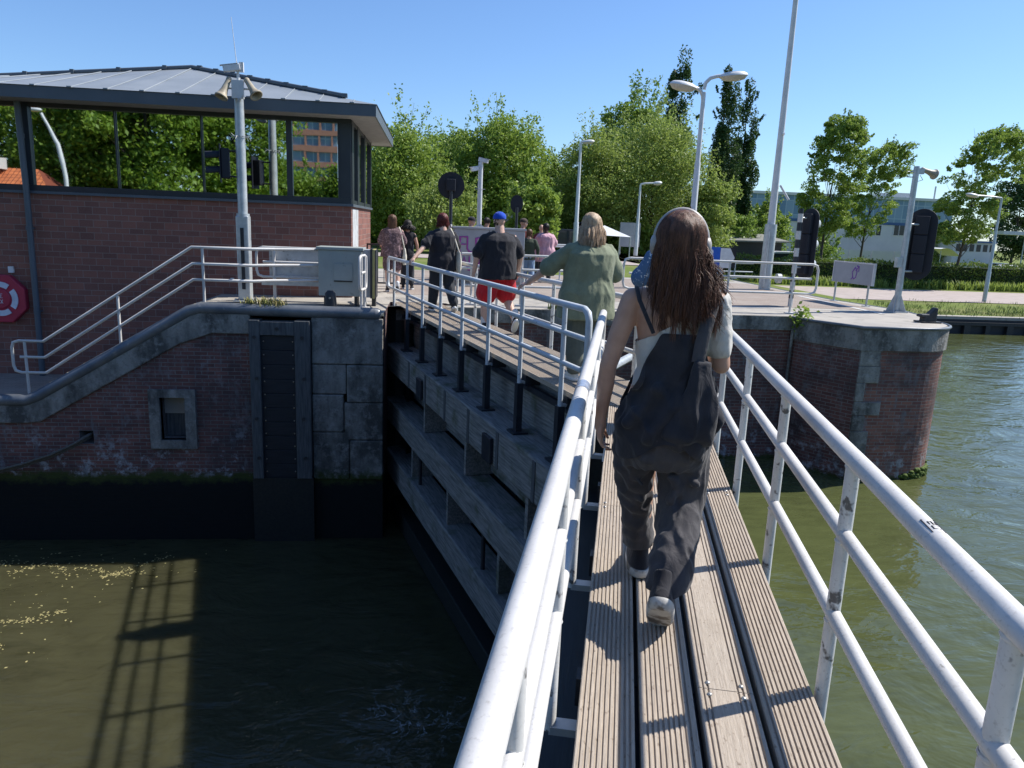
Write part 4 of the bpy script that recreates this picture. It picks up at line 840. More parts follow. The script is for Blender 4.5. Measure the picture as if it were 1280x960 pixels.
# round signs seen from behind
def round_sign(label, x, y, z, r, az, zpost, box=True, oval=1.0):
    e = empty('round_signal', (x, y, 0), label, 'signal board', None); F = frame(az, (x, y, z)); q = MB(F)
    n = 32; q.prism([(r*math.cos(2*math.pi*k/n), oval*r*math.sin(2*math.pi*k/n)) for k in range(n)], -.012, .012, 'y'); q.build('disc', 'black_plate', e)
    if box: q = MB(F); q.box(-.12, .12, -.16, -.013, -.14, .16); bevel(q.build('lamp_housing', 'black_plate', e), .02)
    q = MB(); q.tube([(x, y-.1, z-.1), (x, y-.1, z-r*oval-.55)], .045, 10); q.build('upper_post', 'black_steel', e); banded(e, x, y-.1, 0, z-r*oval-.552, .045, .22)
P = at(564, 232, Y=20); round_sign('round black signal disc seen from behind on banded post above the red haired woman', P[0], 20, P[2], .345, 5, 0)
P = at(646, 255, Y=24); round_sign('smaller oval black signal disc on banded post, right of the blue cap', P[0], 24, P[2], .20, 12, 0, False, 1.4)
# camera post in the middle
P = at(601, 205, Y=22); cp_ = empty('camera_post', (P[0], 22, 0), 'slim grey post with small cameras on top behind the graffiti cabinet', 'pole')
q = MB(); q.tube([(P[0], 22, 0), (P[0], 22, 3.3)], [.075, .065], 14); q.box(P[0]-.12, P[0]+.12, 21.88, 22.12, 1.45, 1.53); q.build('shaft', 'galv_white', cp_); cctv(cp_, (P[0]-.08, 22, 3.12), 240); cctv(cp_, (P[0]+.0, 22, 3.36), 110)
q = MB()
for k in range(10): d = Vector((math.cos(R(36*k)), math.sin(R(36*k)), 0)); q.tube([Vector((P[0], 22, 2.55))+d*.06, Vector((P[0], 22, 2.55))+d*.15], .006, 4)
q.build('spike_collar', 'galv', cp_)
# lamps
def tube_lamp(name, label, x, y, zb, H, r0, heads, mat='galv_white', headl=.62, group=None, rise=.35, out=.55):
    e = empty(name, (x, y, zb), label, 'street lamp', group); q = MB(); q.tube([(x, y, zb), (x, y, zb+H*.28), (x, y, zb+H*.29), (x, y, zb+H*.62), (x, y, zb+H*.63), (x, y, zb+H-.25)], [r0, r0, r0*.8, r0*.7, r0*.58, r0*.5], 14); q.build('post', mat, e)
    for az, l, dz in heads:
        d = Vector((math.sin(R(az)), math.cos(R(az)), 0)); B = Vector((x, y, zb+H-.3+dz)); q = MB()
        P = [B, B+Vector((0, 0, rise*.5))+d*.03, B+Vector((0, 0, rise*.85))+d*l*.35, B+Vector((0, 0, rise))+d*l*.75, B+Vector((0, 0, rise*1.05))+d*l]; q.tube(P, r0*.42, 10); a_ = q.build('arm', mat, e)
        c = P[-1]+d*headl*.42; F = Matrix.Translation(c) @ Matrix.Rotation(-R(az), 4, 'Z') @ Matrix.Rotation(R(6), 4, 'X'); w_ = headl*.27
        up_ = MB(F); up_.loft([((0, 0, .0), w_, headl*.5), ((0, .01, .05), w_*.95, headl*.47), ((0, .02, .10), w_*.7, headl*.36), ((0, .03, .125), w_*.3, headl*.18)], 20); hd = up_.build('lamp_head', 'plastic_white', e)
        gl_ = MB(F); gl_.loft([((0, .03, -.12), w_*.35, headl*.2), ((0, .02, -.09), w_*.72, headl*.36), ((0, .0, -.003), w_*.96, headl*.48)], 20); gl_.build('lamp_bowl', 'lampglass', hd)
    return e
P = at(868, 250, Y=21); lx = P[0]; ztop = at(878, 98, Y=21)[2]
tube_lamp('street_lamp', 'tall double headed street lamp rising behind the woman in dungarees', lx, 21, 0, ztop-.1, .115, [(95, .42, .12), (262, .28, -.22)], headl=.82)
zt = at(728, 178, Y=44)[2]; xx = at(722, 250, Y=44)[0]
tube_lamp('street_lamp', 'slender street lamp with one round head left of the poplars, above the blonde woman', xx, 44, 0, zt+.2, .15, [(100, .1, 0)], headl=.75, rise=.12)
zt = at(800, 228, Y=46)[2]; xx = at(797, 280, Y=46)[0]
tube_lamp('street_lamp', 'low street lamp with a straight arm to the right in front of the willow', xx, 46, 0, zt+.1, .13, [(90, .8, 0)], headl=.6, rise=.18)
P = at(1230, 377, z=-2.1); zt = at(1250, 243, Y=P[1])[2]
tube_lamp('street_lamp', 'grey street lamp leaning over the bank grass at the far right', P[0], P[1], -2.1, zt+2.1, .13, [(268, 1.7, 0)], headl=.9, rise=.15, mat='galv')
# tall flag mast
P = at(955, 362, z=0); mx, my = P[0], P[1]; ms_ = empty('mast', (mx, my, 0), 'very tall pale tapering mast reaching out of the top of the frame', 'mast')
q = MB(); q.tube([(mx, my, 0), (mx, my, 4), (mx, my, 11)], [.125, .09, .055], 18); q.build('shaft', 'galv_white', ms_); q = MB(); q.tube([(mx, my, 0), (mx, my, 1.9)], .17, 18); q.tube([(mx-.12, my-.18, .1), (mx-.12, my-.18, 1.7)], .03, 8); q.lathe([(.14, 0), (.14, .12)], (mx+.3, my-.1, .35), 14, (1, 0, 0)); q.build('sleeve', 'galv', ms_)
q = MB(); q.tube([(mx+.1, my-.1, 3.0), (mx+.35, my-.2, 2.6)], .035, 6); q.tube([(mx, my-.12, 4.4), (mx+.02, my-.16, 4.4)], .04, 8); q.build('cleat', 'galv_white', ms_)
# blue direction sign
SY = 17.5; sl0 = at(876, 308, Y=SY); sr0 = at(919, 330, Y=SY); x0, x1, z1, z0 = sl0[0]-.02, sr0[0], sl0[2], at(880, 334, Y=SY)[2]
bs = empty('direction_sign', ((x0+x1)/2, SY, 0), 'blue and white arrow sign with a tap pictogram behind the right railing', 'sign'); xm_ = x0+(x1-x0)*.57
MB().box(x0, xm_, SY, SY+.03, z0, z1).build('blue_panel', 'blue_sign', bs); MB().box(xm_+.001, x1, SY+.002, SY+.03, z0, z1).build('black_panel', 'ink', bs)
q = MB(); q.prism([(xm_+.002, z0), (xm_+(x1-xm_)*.6, z0), (x1-.03, (z0+z1)/2), (xm_+(x1-xm_)*.6, z1-.02), (xm_+.002, z1-.02)], SY-.008, SY+.001, 'y'); q.build('white_arrow', 'plastic_white', bs)
q = MB(); cx = x0+(xm_-x0)*.5; hh = z1-z0; q.prism([(cx-.13*hh, z0+.05*hh), (cx-.09*hh, z0+.42*hh), (cx-.13*hh, z0+.46*hh), (cx-.10*hh, z0+.55*hh), (cx-.17*hh, z0+.72*hh), (cx-.15*hh, z0+.84*hh), (cx-.06*hh, z0+.90*hh), (cx+.06*hh, z0+.90*hh), (cx+.15*hh, z0+.84*hh), (cx+.17*hh, z0+.72*hh), (cx+.10*hh, z0+.55*hh), (cx+.13*hh, z0+.46*hh), (cx+.09*hh, z0+.42*hh), (cx+.13*hh, z0+.05*hh)], SY-.008, -.001+SY, 'y'); q.build('pictogram', 'plastic_white', bs)
MB().box(x0+.1, x0+.62, SY, SY+.02, z0-.17, z0-.015).build('sub_plate', 'plastic_white', bs)
q = MB()
for i in range(14): q.box(x0+.14+.03*i, x0+.158+.03*i, SY-.004, SY-.0005, z0-.075+(.004 if i % 3 else -.006), z0-.055)
for i in range(5): q.box(x0+.14+.03*i, x0+.158+.03*i, SY-.004, SY-.0005, z0-.125, z0-.105)
q.build('small_print', 'ink', bs); q = MB(); [q.tube([(x, SY+.05, 0), (x, SY+.05, z1)], .025, 8) for x in (x0+.15, x1-.3)]; q.build('post', 'galv', bs)
# small board with purple mark
A = at(1040, 376, z=0); B = at(1080, 383, z=0); zt = at(1045, 330, Y=17.3)[2]
pb = empty('notice_board', ((A[0]+B[0])/2, (A[1]+B[1])/2, 0), 'small grey board on two posts with a purple sprayed mark, seen near the pier', 'board'); dv = (B-A); L_ = math.hypot(dv[0], dv[1]); az_ = 90-math.degrees(math.atan2(dv[1], dv[0])); F = frame(az_-90, (A[0], A[1], 0))
q = MB(F); q.box(-.05, L_+.18, -.02, .02, .50, 1.02); bevel(q.build('panel', 'cab_light', pb), .008); q = MB(F); q.box(-.08, -.051, -.03, .03, .5, 1.03); q.box(L_+.181, L_+.22, -.03, .03, .5, 1.03); q.box(-.05, L_+.18, -.032, -.021, 1.0, 1.03); q.build('frame', 'plastic_white', pb)
for t in (0, L_): q = MB(F); q.tube([(t, .05, 0), (t, .05, .9)], .025, 10); q.box(t-.07, t+.07, -.02, .12, 0, .015); q.build('post', 'galv', pb)
q = MB(F); m0 = L_*.62; q.tube([(m0-.12, -.024, .6), (m0-.06, -.024, .66), (m0-.1, -.024, .78), (m0, -.024, .9), (m0+.08, -.024, .8), (m0+.05, -.024, .66), (m0-.02, -.024, .62), (m0-.06, -.024, .66)], .014, 6, flat=((0, 1, 0), .3)); q.tube([(m0+.02, -.024, .82), (m0+.14, -.024, .92), (m0+.14, -.024, .8)], .014, 6, flat=((0, 1, 0), .3)); q.tube([(m0+.14, -.024, .92), (m0+.06, -.024, .94)], .014, 6); q.build('sprayed_mark', 'purple', pb)
# road lines on the quay
lm = MB(); 
def strip(mb, a, b, w_, z=.008):
    a = Vector(a); b = Vector(b); n = (b-a).normalized(); n = Vector((-n.y, n.x, 0))*w_/2; mb.add([a-n+Vector((0, 0, z)), b-n+Vector((0, 0, z)), b+n+Vector((0, 0, z)), a+n+Vector((0, 0, z))], [(0, 1, 2, 3)])
P0 = at(998, 370, z=0); P1_ = at(1104, 393, z=0); P2_ = at(905, 384, z=0); P3 = at(1100, 390, z=0)
strip(lm, (P0[0], P0[1], 0), (P1_[0], P1_[1], 0), .13); strip(lm, (P2_[0], P2_[1], 0), (P3[0], P3[1], 0), .05); struct(lm.build('road_marking', 'line_white'))
# ---------------------------------------------------------------- vegetation
def leaf_mesh(name, cen, size, rs, up=.0, asp=.55, droop=0):
    n = len(cen); nrm = rs.normal(size=(n, 3)); nrm[:, 2] = np.abs(nrm[:, 2])+up; nrm /= np.linalg.norm(nrm, axis=1)[:, None]
    t = rs.normal(size=(n, 3)); t -= nrm*np.sum(t*nrm, 1)[:, None]; t /= np.linalg.norm(t, axis=1)[:, None]; b = np.cross(nrm, t)
    s = (size*rs.uniform(.6, 1.35, n))[:, None]
    V = np.stack([cen-t*s*.5, cen+b*s*asp*.5+nrm*s*.06, cen+t*s*.5, cen-b*s*asp*.5+nrm*s*.06], 1).reshape(-1, 3)
    me = bpy.data.meshes.new(name); me.vertices.add(4*n); me.vertices.foreach_set('co', V.ravel().astype('f')); me.loops.add(4*n); me.loops.foreach_set('vertex_index', np.arange(4*n, dtype='i')); me.polygons.add(n)
    me.polygons.foreach_set('loop_start', np.arange(0, 4*n, 4, dtype='i')); me.polygons.foreach_set('loop_total', np.full(n, 4, 'i')); me.update(); return me
def crown_pts(rs, c, rad, nclump, per, clump_r, shape='round', twigs=0):
    c = np.array(c, float); rad = np.array(rad, float); d = rs.normal(size=(nclump, 3)); d /= np.linalg.norm(d, axis=1)[:, None]; rr = rs.uniform(.25, 1, nclump)**.5
    if shape == 'flame':
        h = rs.uniform(-1, 1, nclump); w_ = np.clip(1-((h+.4)/1.4)**2, .02, 1)**1.15; ang = rs.uniform(0, 2*math.pi, nclump); q = rs.uniform(.1, 1, nclump)**.5*w_
        ns = 7; sa = rs.uniform(0, 6.28, ns); so2 = rs.uniform(.35, .8, ns); sh2 = rs.uniform(.35, 1.0, ns); sh2[0] = 1.0; so2[0] = .08; k_ = rs.integers(0, ns, nclump); hh = (h+1)/2; hs_ = hh*sh2[k_]*.97+.02; wl = .46*np.sin(np.pi*np.clip(hh*.85+.12, 0, 1))**.8; bend = np.sin(np.pi*np.clip(hs_, 0, 1))**.5
        P = np.stack([np.cos(sa[k_])*so2[k_]*bend+np.cos(ang)*wl*rs.uniform(.2, 1, nclump), np.sin(sa[k_])*so2[k_]*bend+np.sin(ang)*wl*rs.uniform(.2, 1, nclump), hs_*2-1], 1)
    elif shape == 'vase':
        h = rs.uniform(-1, 1, nclump); w_ = .35+.65*np.sqrt(np.clip(1-((h-.0)/1.05)**2, 0, 1)); ang = rs.uniform(0, 2*math.pi, nclump); q = rs.uniform(.1, 1, nclump)**.5*w_; P = np.stack([np.cos(ang)*q, np.sin(ang)*q, h], 1)
    else: P = d*rr[:, None]
    cl = c+P*rad; out = []
    for i in range(nclump):
        r = clump_r*rs.uniform(.55, 1.3); k = int(per*rs.uniform(.6, 1.3)); q = rs.normal(size=(k, 3)); q /= np.linalg.norm(q, axis=1)[:, None]; q *= (rs.uniform(.2, 1, k)**.4)[:, None]
        st_ = np.array([1, 1, 1.9]) if shape == 'flame' else np.array([1.15, 1.15, .75]); out.append(cl[i]+q*r*st_)
    tw = []
    for i in range(twigs):
        a = rs.uniform(0, 2*math.pi); e = rs.uniform(.3, 1.5); d_ = np.array([math.cos(a)*math.cos(e), math.sin(a)*math.cos(e), math.sin(e)]); b0 = c+d_*rad*rs.uniform(.75, .95); L = rs.uniform(.4, 1.3)*clump_r*1.2
        k = int(min(per*.35, 60)); t = rs.uniform(0, 1, k); q = b0+np.outer(t, (d_+np.array([0, 0, .5]))*L)+rs.normal(size=(k, 3))*.12*clump_r; out.append(q); tw.append((b0-d_*L*.5, b0+(d_+np.array([0, 0, .5]))*L))
    return np.concatenate(out), cl, tw
def tree(name, label, x, y, zb, H, width, mat, seed, shape='round', crown_from=.22, lsize=.2, nclump=55, per=190, trunk=.16, clump=None, lean=(0, 0), group=None, twigs=14, depth=None):
    rs = np.random.default_rng(seed); e = empty(name, (x, y, zb), label, 'tree', group); w2 = width/2; zc0 = zb+H*crown_from; rz = (zb+H-zc0)/2; c = (x+lean[0]*.6, y+lean[1]*.6, zc0+rz); clump = clump or w2*.33
    pts, cl, tw = crown_pts(rs, c, (w2-clump*.45, (depth or width)/2-clump*.45, rz-clump*.45), nclump, per, clump, shape, twigs)
    if lean[0] or lean[1]: k = (pts[:, 2]-c[2])/rz; pts[:, 0] += lean[0]*k; pts[:, 1] += lean[1]*k
    me = leaf_mesh('crown', pts-np.array([x, y, zb]), lsize, rs); o = bpy.data.objects.new('crown', me); C.objects.link(o); me.materials.append(MAT[mat]); o.parent = e; WM[o.name] = WM[e.name]
    q = MB(); top = zb+H*(.93 if shape == 'flame' else .72); tp_ = Vector((x+lean[0]*.5, y+lean[1]*.5, top)); b0 = Vector((x, y, zb)); mid = b0.lerp(tp_, .45)+Vector((rs.normal()*.12, rs.normal()*.12, 0)); q.tube([b0, b0+Vector((0, 0, .3)), mid, tp_], [trunk*1.35, trunk, trunk*.7, trunk*.12], 9)
    idx = rs.choice(len(cl), min(len(cl), 16), replace=False)
    for i in idx:
        p_ = Vector(cl[i]); 
        if lean[0] or lean[1]: k = (p_.z-c[2])/rz; p_ += Vector((lean[0]*k, lean[1]*k, 0))
        f = min(.95, max(.18, (p_.z-zb)/(top-zb)*.62)); s0 = b0.lerp(mid, f/.45) if f < .45 else mid.lerp(tp_, (f-.45)/.55); r_ = trunk*.38*(1-f*.6); m_ = s0.lerp(p_, .5)+Vector((0, 0, -.06*(p_-s0).length)); q.tube([s0, m_, p_], [r_, r_*.6, r_*.15], 6)
    for a, b in tw[:10]: q.tube([tuple(a), tuple(b)], [trunk*.08, .006], 4)
    q.build('trunk', 'bark', e); return e
def tree_px(name, label, cx, ytop, wpx, Y, zb, mat, seed, **k):
    P = at(cx, ytop, Y=Y); S = (Y*1.0)/math.cos(0)/951*1.02; return tree(name, label, P[0], Y, zb, P[2]-zb, wpx*S, mat, seed, **k)
GB = 'trees behind the lock'
tree_px('leafy_tree', 'bright leafy tree just right of the control building roof', 500, 148, 140, 46, 0, 'leaf_bright', 1, crown_from=.08, nclump=95, per=430, lsize=.19, group=GB)
tree_px('leafy_tree', 'dark leafy tree between the building and the round signal disc, behind the others', 572, 158, 100, 54, 0, 'leaf_mid', 2, crown_from=.06, nclump=70, per=340, lsize=.21, group=GB)
tree_px('leafy_tree', 'broad bright tree with ragged top above the blue cap', 628, 142, 128, 48, 0, 'leaf_bright', 3, crown_from=.05, nclump=110, per=430, lsize=.19, twigs=26, group=GB)
tree_px('leafy_tree', 'low dark tree in the gap left of the slender street lamp', 690, 196, 90, 56, 0, 'leaf_mid', 4, crown_from=.05, nclump=60, per=320, lsize=.21, group=GB)
tree_px('willow_tree', 'grey green airy willow behind the slender street lamp', 748, 160, 110, 50, 0, 'leaf_grey', 5, crown_from=.06, nclump=90, per=330, lsize=.17, twigs=30, group=GB)
tree_px('willow_tree', 'large yellow green willow left of the double street lamp', 822, 143, 150, 52, 0, 'leaf_grey', 6, crown_from=.08, nclump=120, per=360, lsize=.17, twigs=30, group=GB)
tree_px('leafy_tree', 'mid green tree top showing above the yellow green willow', 800, 103, 100, 66, 0, 'leaf_mid', 7, crown_from=.1, nclump=70, per=260, lsize=.28, twigs=20, group=GB)
tree_px('willow_tree', 'small rounded willow right behind the headphones of the woman', 890, 218, 78, 50, -1.2, 'leaf_grey', 8, crown_from=.1, nclump=60, per=240, lsize=.2, group=GB)
tree_px('shrub', 'low grey elder shrub standing below the camera post', 560, 224, 96, 40, 0, 'leaf_grey', 31, crown_from=.03, nclump=50, per=240, lsize=.17, group=GB)
tree_px('leafy_tree', 'low bright branch-hung tree right of the small signal disc', 668, 222, 76, 36, 0, 'leaf_bright', 32, crown_from=.12, nclump=55, per=220, lsize=.2, group=GB)
tree_px('poplar_tree', 'dark poplar rising behind the double street lamp on its left', 856, 66, 62, 78, 0, 'leaf_dark', 9, shape='flame', crown_from=.06, nclump=190, per=170, lsize=.27, clump=.62, twigs=10, group='poplars')
tree_px('poplar_tree', 'tallest dark poplar just right of the double street lamp', 911, 84, 48, 82, 0, 'leaf_dark', 10, shape='flame', crown_from=.05, nclump=180, per=170, lsize=.27, clump=.58, twigs=12, group='poplars')
tree_px('poplar_tree', 'rightmost dark poplar between the street lamp and the mast', 938, 98, 46, 84, -1, 'leaf_dark', 11, shape='flame', crown_from=.05, nclump=180, per=170, lsize=.27, clump=.58, twigs=12, group='poplars')
GS = 'young trees along the hedge'
tree_px('young_tree', 'young tree with an open crown left of the pier loudspeaker pole', 1048, 145, 80, 61, -2.1, 'leaf_bright', 12, shape='vase', crown_from=.28, nclump=185, per=135, lsize=.21, trunk=.13, clump=.5, lean=(.5, 0), group=GS, twigs=90)
tree_px('young_tree', 'young tree just behind, its wind blown branches reaching right to the horn', 1095, 172, 70, 66, -2.1, 'leaf_bright', 13, shape='vase', crown_from=.3, nclump=130, per=115, lsize=.2, trunk=.12, clump=.45, lean=(1.3, 0), group=GS, twigs=80)
tree_px('young_tree', 'young tree leaning right over the hedge at the right edge', 1222, 158, 100, 58, -2.1, 'leaf_bright', 14, shape='vase', crown_from=.28, nclump=180, per=130, lsize=.2, trunk=.13, clump=.48, lean=(1.6, 0), group=GS, twigs=100)
tree_px('dark_tree', 'dark evergreen tree at the right edge behind the young tree', 1285, 205, 70, 80, -2.1, 'leaf_dark', 15, crown_from=.1, nclump=60, per=220, lsize=.32)
tree_px('shrub', 'rounded bush in front of the blue glass building', 962, 250, 70, 84, -2.1, 'leaf_bright', 16, crown_from=.1, nclump=50, per=220, lsize=.3)
tree_px('shrub', 'dark shrub beside the grey roofed shed', 925, 268, 70, 80, -2.1, 'leaf_mid', 17, crown_from=.05, nclump=45, per=200, lsize=.3)
tree_px('shrub', 'small shrub at the foot of the young trees behind the hedge', 1020, 296, 60, 70, -2.1, 'leaf_mid', 18, crown_from=.02, nclump=35, per=160, lsize=.24)
tree_px('blossom_shrub', 'pale blossoming shrub between the big oval board and the right young tree', 1187, 285, 45, 80, -2.1, 'leaf_grey', 19, crown_from=.02, nclump=35, per=160, lsize=.24)
# dark understorey behind the people, one thick belt nobody could count
rs = np.random.default_rng(50); n = 70000; X = rs.uniform(-14, 20, n); Yy = rs.uniform(50, 60, n); hmax = 2.6+.9*np.sin(X*.7)+.6*np.sin(X*1.9+1); Z = rs.uniform(0, 1, n)*hmax
me = leaf_mesh('understorey', np.stack([X, Yy, Z], 1)-np.array([3, 55, 0]), .32, rs); us_ = bpy.data.objects.new('understorey', me); C.objects.link(us_); us_.location = (3, 55, 0); me.materials.append(MAT['leaf_mid']); tag(us_, 'dark undergrowth filling the space below the tree crowns', 'undergrowth', kind='stuff')
# hedge
def hedge(label, x0, x1, y, zb, h, d, seed, zf=None, mat='leaf_hedge', dens=420):
    rs = np.random.default_rng(seed); n = int((x1-x0)*dens); e = empty('hedge', ((x0+x1)/2, y, zb), label, 'hedge'); X = rs.uniform(x0, x1, n); top = rs.uniform(0, 1, n) < .4; hh = h+.10*np.sin(X*1.3)+.08*np.sin(X*3.1); bul = d/2+.08*np.sin(X*2.3)
    Yy = np.where(top, rs.uniform(-1, 1, n)*bul, -bul+rs.exponential(.12, n)); Z = np.where(top, hh-rs.exponential(.07, n)+rs.exponential(.05, n), rs.uniform(0, 1, n)*hh)
    me = leaf_mesh('foliage', np.stack([X-(x0+x1)/2, Yy, Z], 1), .17, rs); o = bpy.data.objects.new('foliage', me); C.objects.link(o); o.parent = e; me.materials.append(MAT[mat])
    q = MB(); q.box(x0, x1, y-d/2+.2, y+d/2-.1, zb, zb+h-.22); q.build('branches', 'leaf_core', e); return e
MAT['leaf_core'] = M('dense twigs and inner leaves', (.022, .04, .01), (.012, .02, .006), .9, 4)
hedge('long clipped hedge across the canal behind the young trees', 21.5, 66, 58.6, -2.15, 1.95, 2.2, 21)
hedge('short hedge behind the blue sign', 9.5, 21.3, 56, -1.3, 2.2, 2.0, 22)
# low weeds at the hedge foot and grass tufts
def tufts(name, label, pts, mat, h, nb, spread, seed, kind='stuff', cat='grass', w_=.012):
    rs = np.random.default_rng(seed); c0 = np.mean(np.array(pts), 0); V = []; Fc = []
    for p_ in pts:
        for i in range(nb):
            a = rs.uniform(0, 2*math.pi); b = np.array(p_)+np.append(rs.normal(size=2)*spread, 0); hh = h*rs.uniform(.4, 1.2); d_ = np.array([math.cos(a), math.sin(a), 0]); s_ = np.array([-d_[1], d_[0], 0])*w_*rs.uniform(.6, 1.4); t1 = b+np.array([0, 0, hh*.6])+d_*hh*.15; t2 = b+np.array([0, 0, hh])+d_*hh*.45
            k = len(V); V += [b-s_, b+s_, t1+s_*.7, t1-s_*.7, t2]; Fc += [(k, k+1, k+2, k+3), (k+3, k+2, k+4)]
    me = bpy.data.meshes.new(name); me.from_pydata([tuple(v-c0) for v in V], [], Fc); me.materials.append(MAT[mat]); o = bpy.data.objects.new(name, me); C.objects.link(o); o.location = tuple(c0); return tag(o, label, cat, kind=kind)
MAT['dry_blade'] = M('dry straw grass', (.34, .27, .12), (.22, .24, .07), .8, 6, coord='World')
tufts('grass_tuft', 'dry grass tuft growing on the coping above the timber frame', [(x, 13.15, .06) for x in np.linspace(-3.15, -2.6, 9)], 'dry_blade', .15, 26, .05, 1, None, 'weed')
tufts('grass_tuft', 'green grass tuft on the recess edge behind the red shorts', [(x, 14.5, 0) for x in np.linspace(2.35, 3.05, 10)], 'blade', .13, 34, .06, 2, None, 'weed')
tufts('bank_grass', 'rough grass growing on the bank across the canal', [(x, 35.9+abs(rs.normal())*3.4, zland(x, 36)) for x in rs.uniform(12, 60, 900)], 'blade', .22, 9, .25, 3)
tufts('hedge_weeds', 'pale green weeds along the foot of the long hedge', [(x, 56.9+rs.uniform(-.5, .3), -2.15) for x in rs.uniform(22, 64, 420)], 'leaf_grey', .7, 12, .2, 4, w_=.05)
wd = empty('leafy_weed', (7.32, 14.25, -.05), 'leafy green weed sprouting from the corner of the lock pier', 'weed'); rs = np.random.default_rng(4)
me = leaf_mesh('leaves', np.concatenate([rs.normal(size=(70, 3))*[.12, .08, .11]+[0, -.08, .08], rs.normal(size=(30, 3))*[.05, .04, .1]+[.0, -.06, -.12]]), .11, rs); o = bpy.data.objects.new('leaves', me); C.objects.link(o); o.parent = wd; me.materials.append(MAT['leaf_bright'])
q = MB(); [q.tube([(7.32, 14.28, -.2), (7.32+dx, 14.2, .15)], [.008, .004], 5) for dx in (-.12, 0, .1)]; q.build('stem', 'blade', wd)
# ---------------------------------------------------------------- buildings and vehicles far away
def bpx(x, y, Y): return at(x, y, Y=Y)
Yg = 170; a = bpx(940, 238, Yg); b = bpx(1166, 238, Yg)
gb = empty('glass_building', ((a[0]+b[0])/2, Yg, -2), 'long blue glass fronted building in the distance behind the young trees', 'building'); MB().box(a[0], b[0]+6, Yg, Yg+40, -2, a[2]-.6).build('curtain_wall', 'curtain', gb); MB().box(a[0]-.5, b[0]+6.5, Yg-.5, Yg+40.5, a[2]-.599, a[2]).build('roof_edge', 'white_wall', gb)
q = MB(); q.box(b[0]-9, b[0]-3, Yg+3, Yg+9, a[2], a[2]+1.2); q.tube([(b[0]+2, Yg+2, a[2]), (b[0]+2, Yg+2, a[2]+3)], .2, 6); q.build('roof_plant', 'galv', gb)
Yw = 96; a = bpx(948, 271, Yw); b = bpx(1166, 276, Yw); wb_ = empty('office_block', ((a[0]+b[0])/2, Yw, -2.1), 'long two storey white prefabricated office with blue roof trim', 'building')
MB().box(a[0], b[0], Yw, Yw+10, -2.1, a[2]-.35).build('wall', 'white_wall', wb_); MB().box(a[0]-.1, b[0]+.1, Yw-.1, Yw+10, a[2]-.349, a[2]).build('roof_trim', 'blue_trim', wb_)
for cx, cy in ((1098, 288), (1120, 288), (1127, 288), (1080, 289), (1062, 289), (1146, 290)):
    p_ = bpx(cx, cy, Yw); wn = MB().box(p_[0]-.42, p_[0]+.42, Yw-.06, Yw-.001, p_[2]-.75, p_[2]+.75).build('window_frame', 'plastic_white', wb_); MB().box(p_[0]-.32, p_[0]+.32, Yw-.08, Yw-.0601, p_[2]-.65, p_[2]+.65).build('pane', 'dark_glass', wn)
MB().box(a[0]+1.5, a[0]+2.2, Yw-.1, Yw-.001, a[2]-1.6, a[2]-1.2).build('vent', 'ink', wb_)
q = MB(); [q.box(b[0]-16+.0+i*3.1, b[0]-13.1+i*3.1, Yw-3, Yw-2.9, -2.1, .1) for i in range(5)]; q.build('yard_fence', 'white_wall', wb_)
Ys = 76; a = bpx(905, 300, Ys); b = bpx(978, 300, Ys); zt = bpx(940, 292, Ys)[2]
sh = empty('shed', ((a[0]+b[0])/2, Ys+2, -2.1), 'low shed with a pale grey sloping roof behind the hedge', 'shed'); q = MB(); q.add([(a[0]-.6, Ys-.5, zt-.75), (b[0]+.6, Ys-.5, zt-.65), (b[0], Ys+5, zt), (a[0]+1.5, Ys+5, zt), (a[0]-.6, Ys-.5, zt-.9), (b[0]+.6, Ys-.5, zt-.8)], [(0, 1, 2, 3), (4, 5, 1, 0)]); q.build('roof', 'roof_grey', sh); MB().box(a[0], b[0], Ys, Ys+4.8, -2.1, zt-.85).build('wall', 'cast_black', sh)
def van(name, label, cx, cy, Y, Lr, Hr, mat, flip=1, cat='car'):
    p_ = bpx(cx, cy, Y); zb = -2.1 if p_[0] > 15 else 0; e = empty(name, (p_[0], Y, zb), label, cat); F = Matrix.Translation((p_[0], Y, zb)); h = Hr; l = Lr/2
    P = [(-l, .35), (-l, h*.55), (-l*.93, h*.6), (-l*.72, h*.95), (-l*.6, h), (l*.45, h), (l*.6, h*.9), (l*.75, h*.6), (l*.97, h*.5), (l, h*.4), (l, .35)]; q = MB(F); q.prism([(flip*x, z) for x, z in P], -.85, .85, 'y'); bevel(q.build('body', mat, e), .06, 3)
    q = MB(F); q.prism([(flip*x, z) for x, z in ((-l*.82, h*.62), (-l*.68, h*.9), (l*.42, h*.92), (l*.55, h*.85), (l*.66, h*.62))], -.87, -.851, 'y'); q.build('side_window', 'dark_glass', e)
    for s_ in (-.6, .6):
        q = MB(F); q.lathe([(.33, 0), (.33, .2)], (flip*l*s_, -.72, .33), 18, (0, -1, 0)); w1 = q.build('wheel', 'tyre', e); q = MB(F); q.lathe([(.2, 0), (.18, .02)], (flip*l*s_, -.921, .33), 14, (0, -1, 0)); q.build('rim', 'galv', w1)
    return e
van('parked_van', 'white parked van behind the hedge beside the mast', 985, 305, 74, 5.0, 2.1, 'car_white', 1, 'van')
van('parked_car', 'white parked car by the black and white banded post', 1008, 312, 70, 4.2, 1.6, 'car_white'); van('parked_car', 'dark parked car in the shade under the trees behind the blonde woman', 712, 288, 46, 4.4, 1.45, 'car_dark')
van('parked_car', 'dark parked car right of the white houseboat', 1252, 308, 82, 4.2, 1.5, 'car_dark'); van('parked_car', 'white parked car at the right edge', 1268, 310, 76, 4.4, 1.5, 'car_white', -1)
van('parked_car', 'pale parked car near the small distant shrubs at left of the shed', 903, 297, 72, 4.2, 1.5, 'car_white')
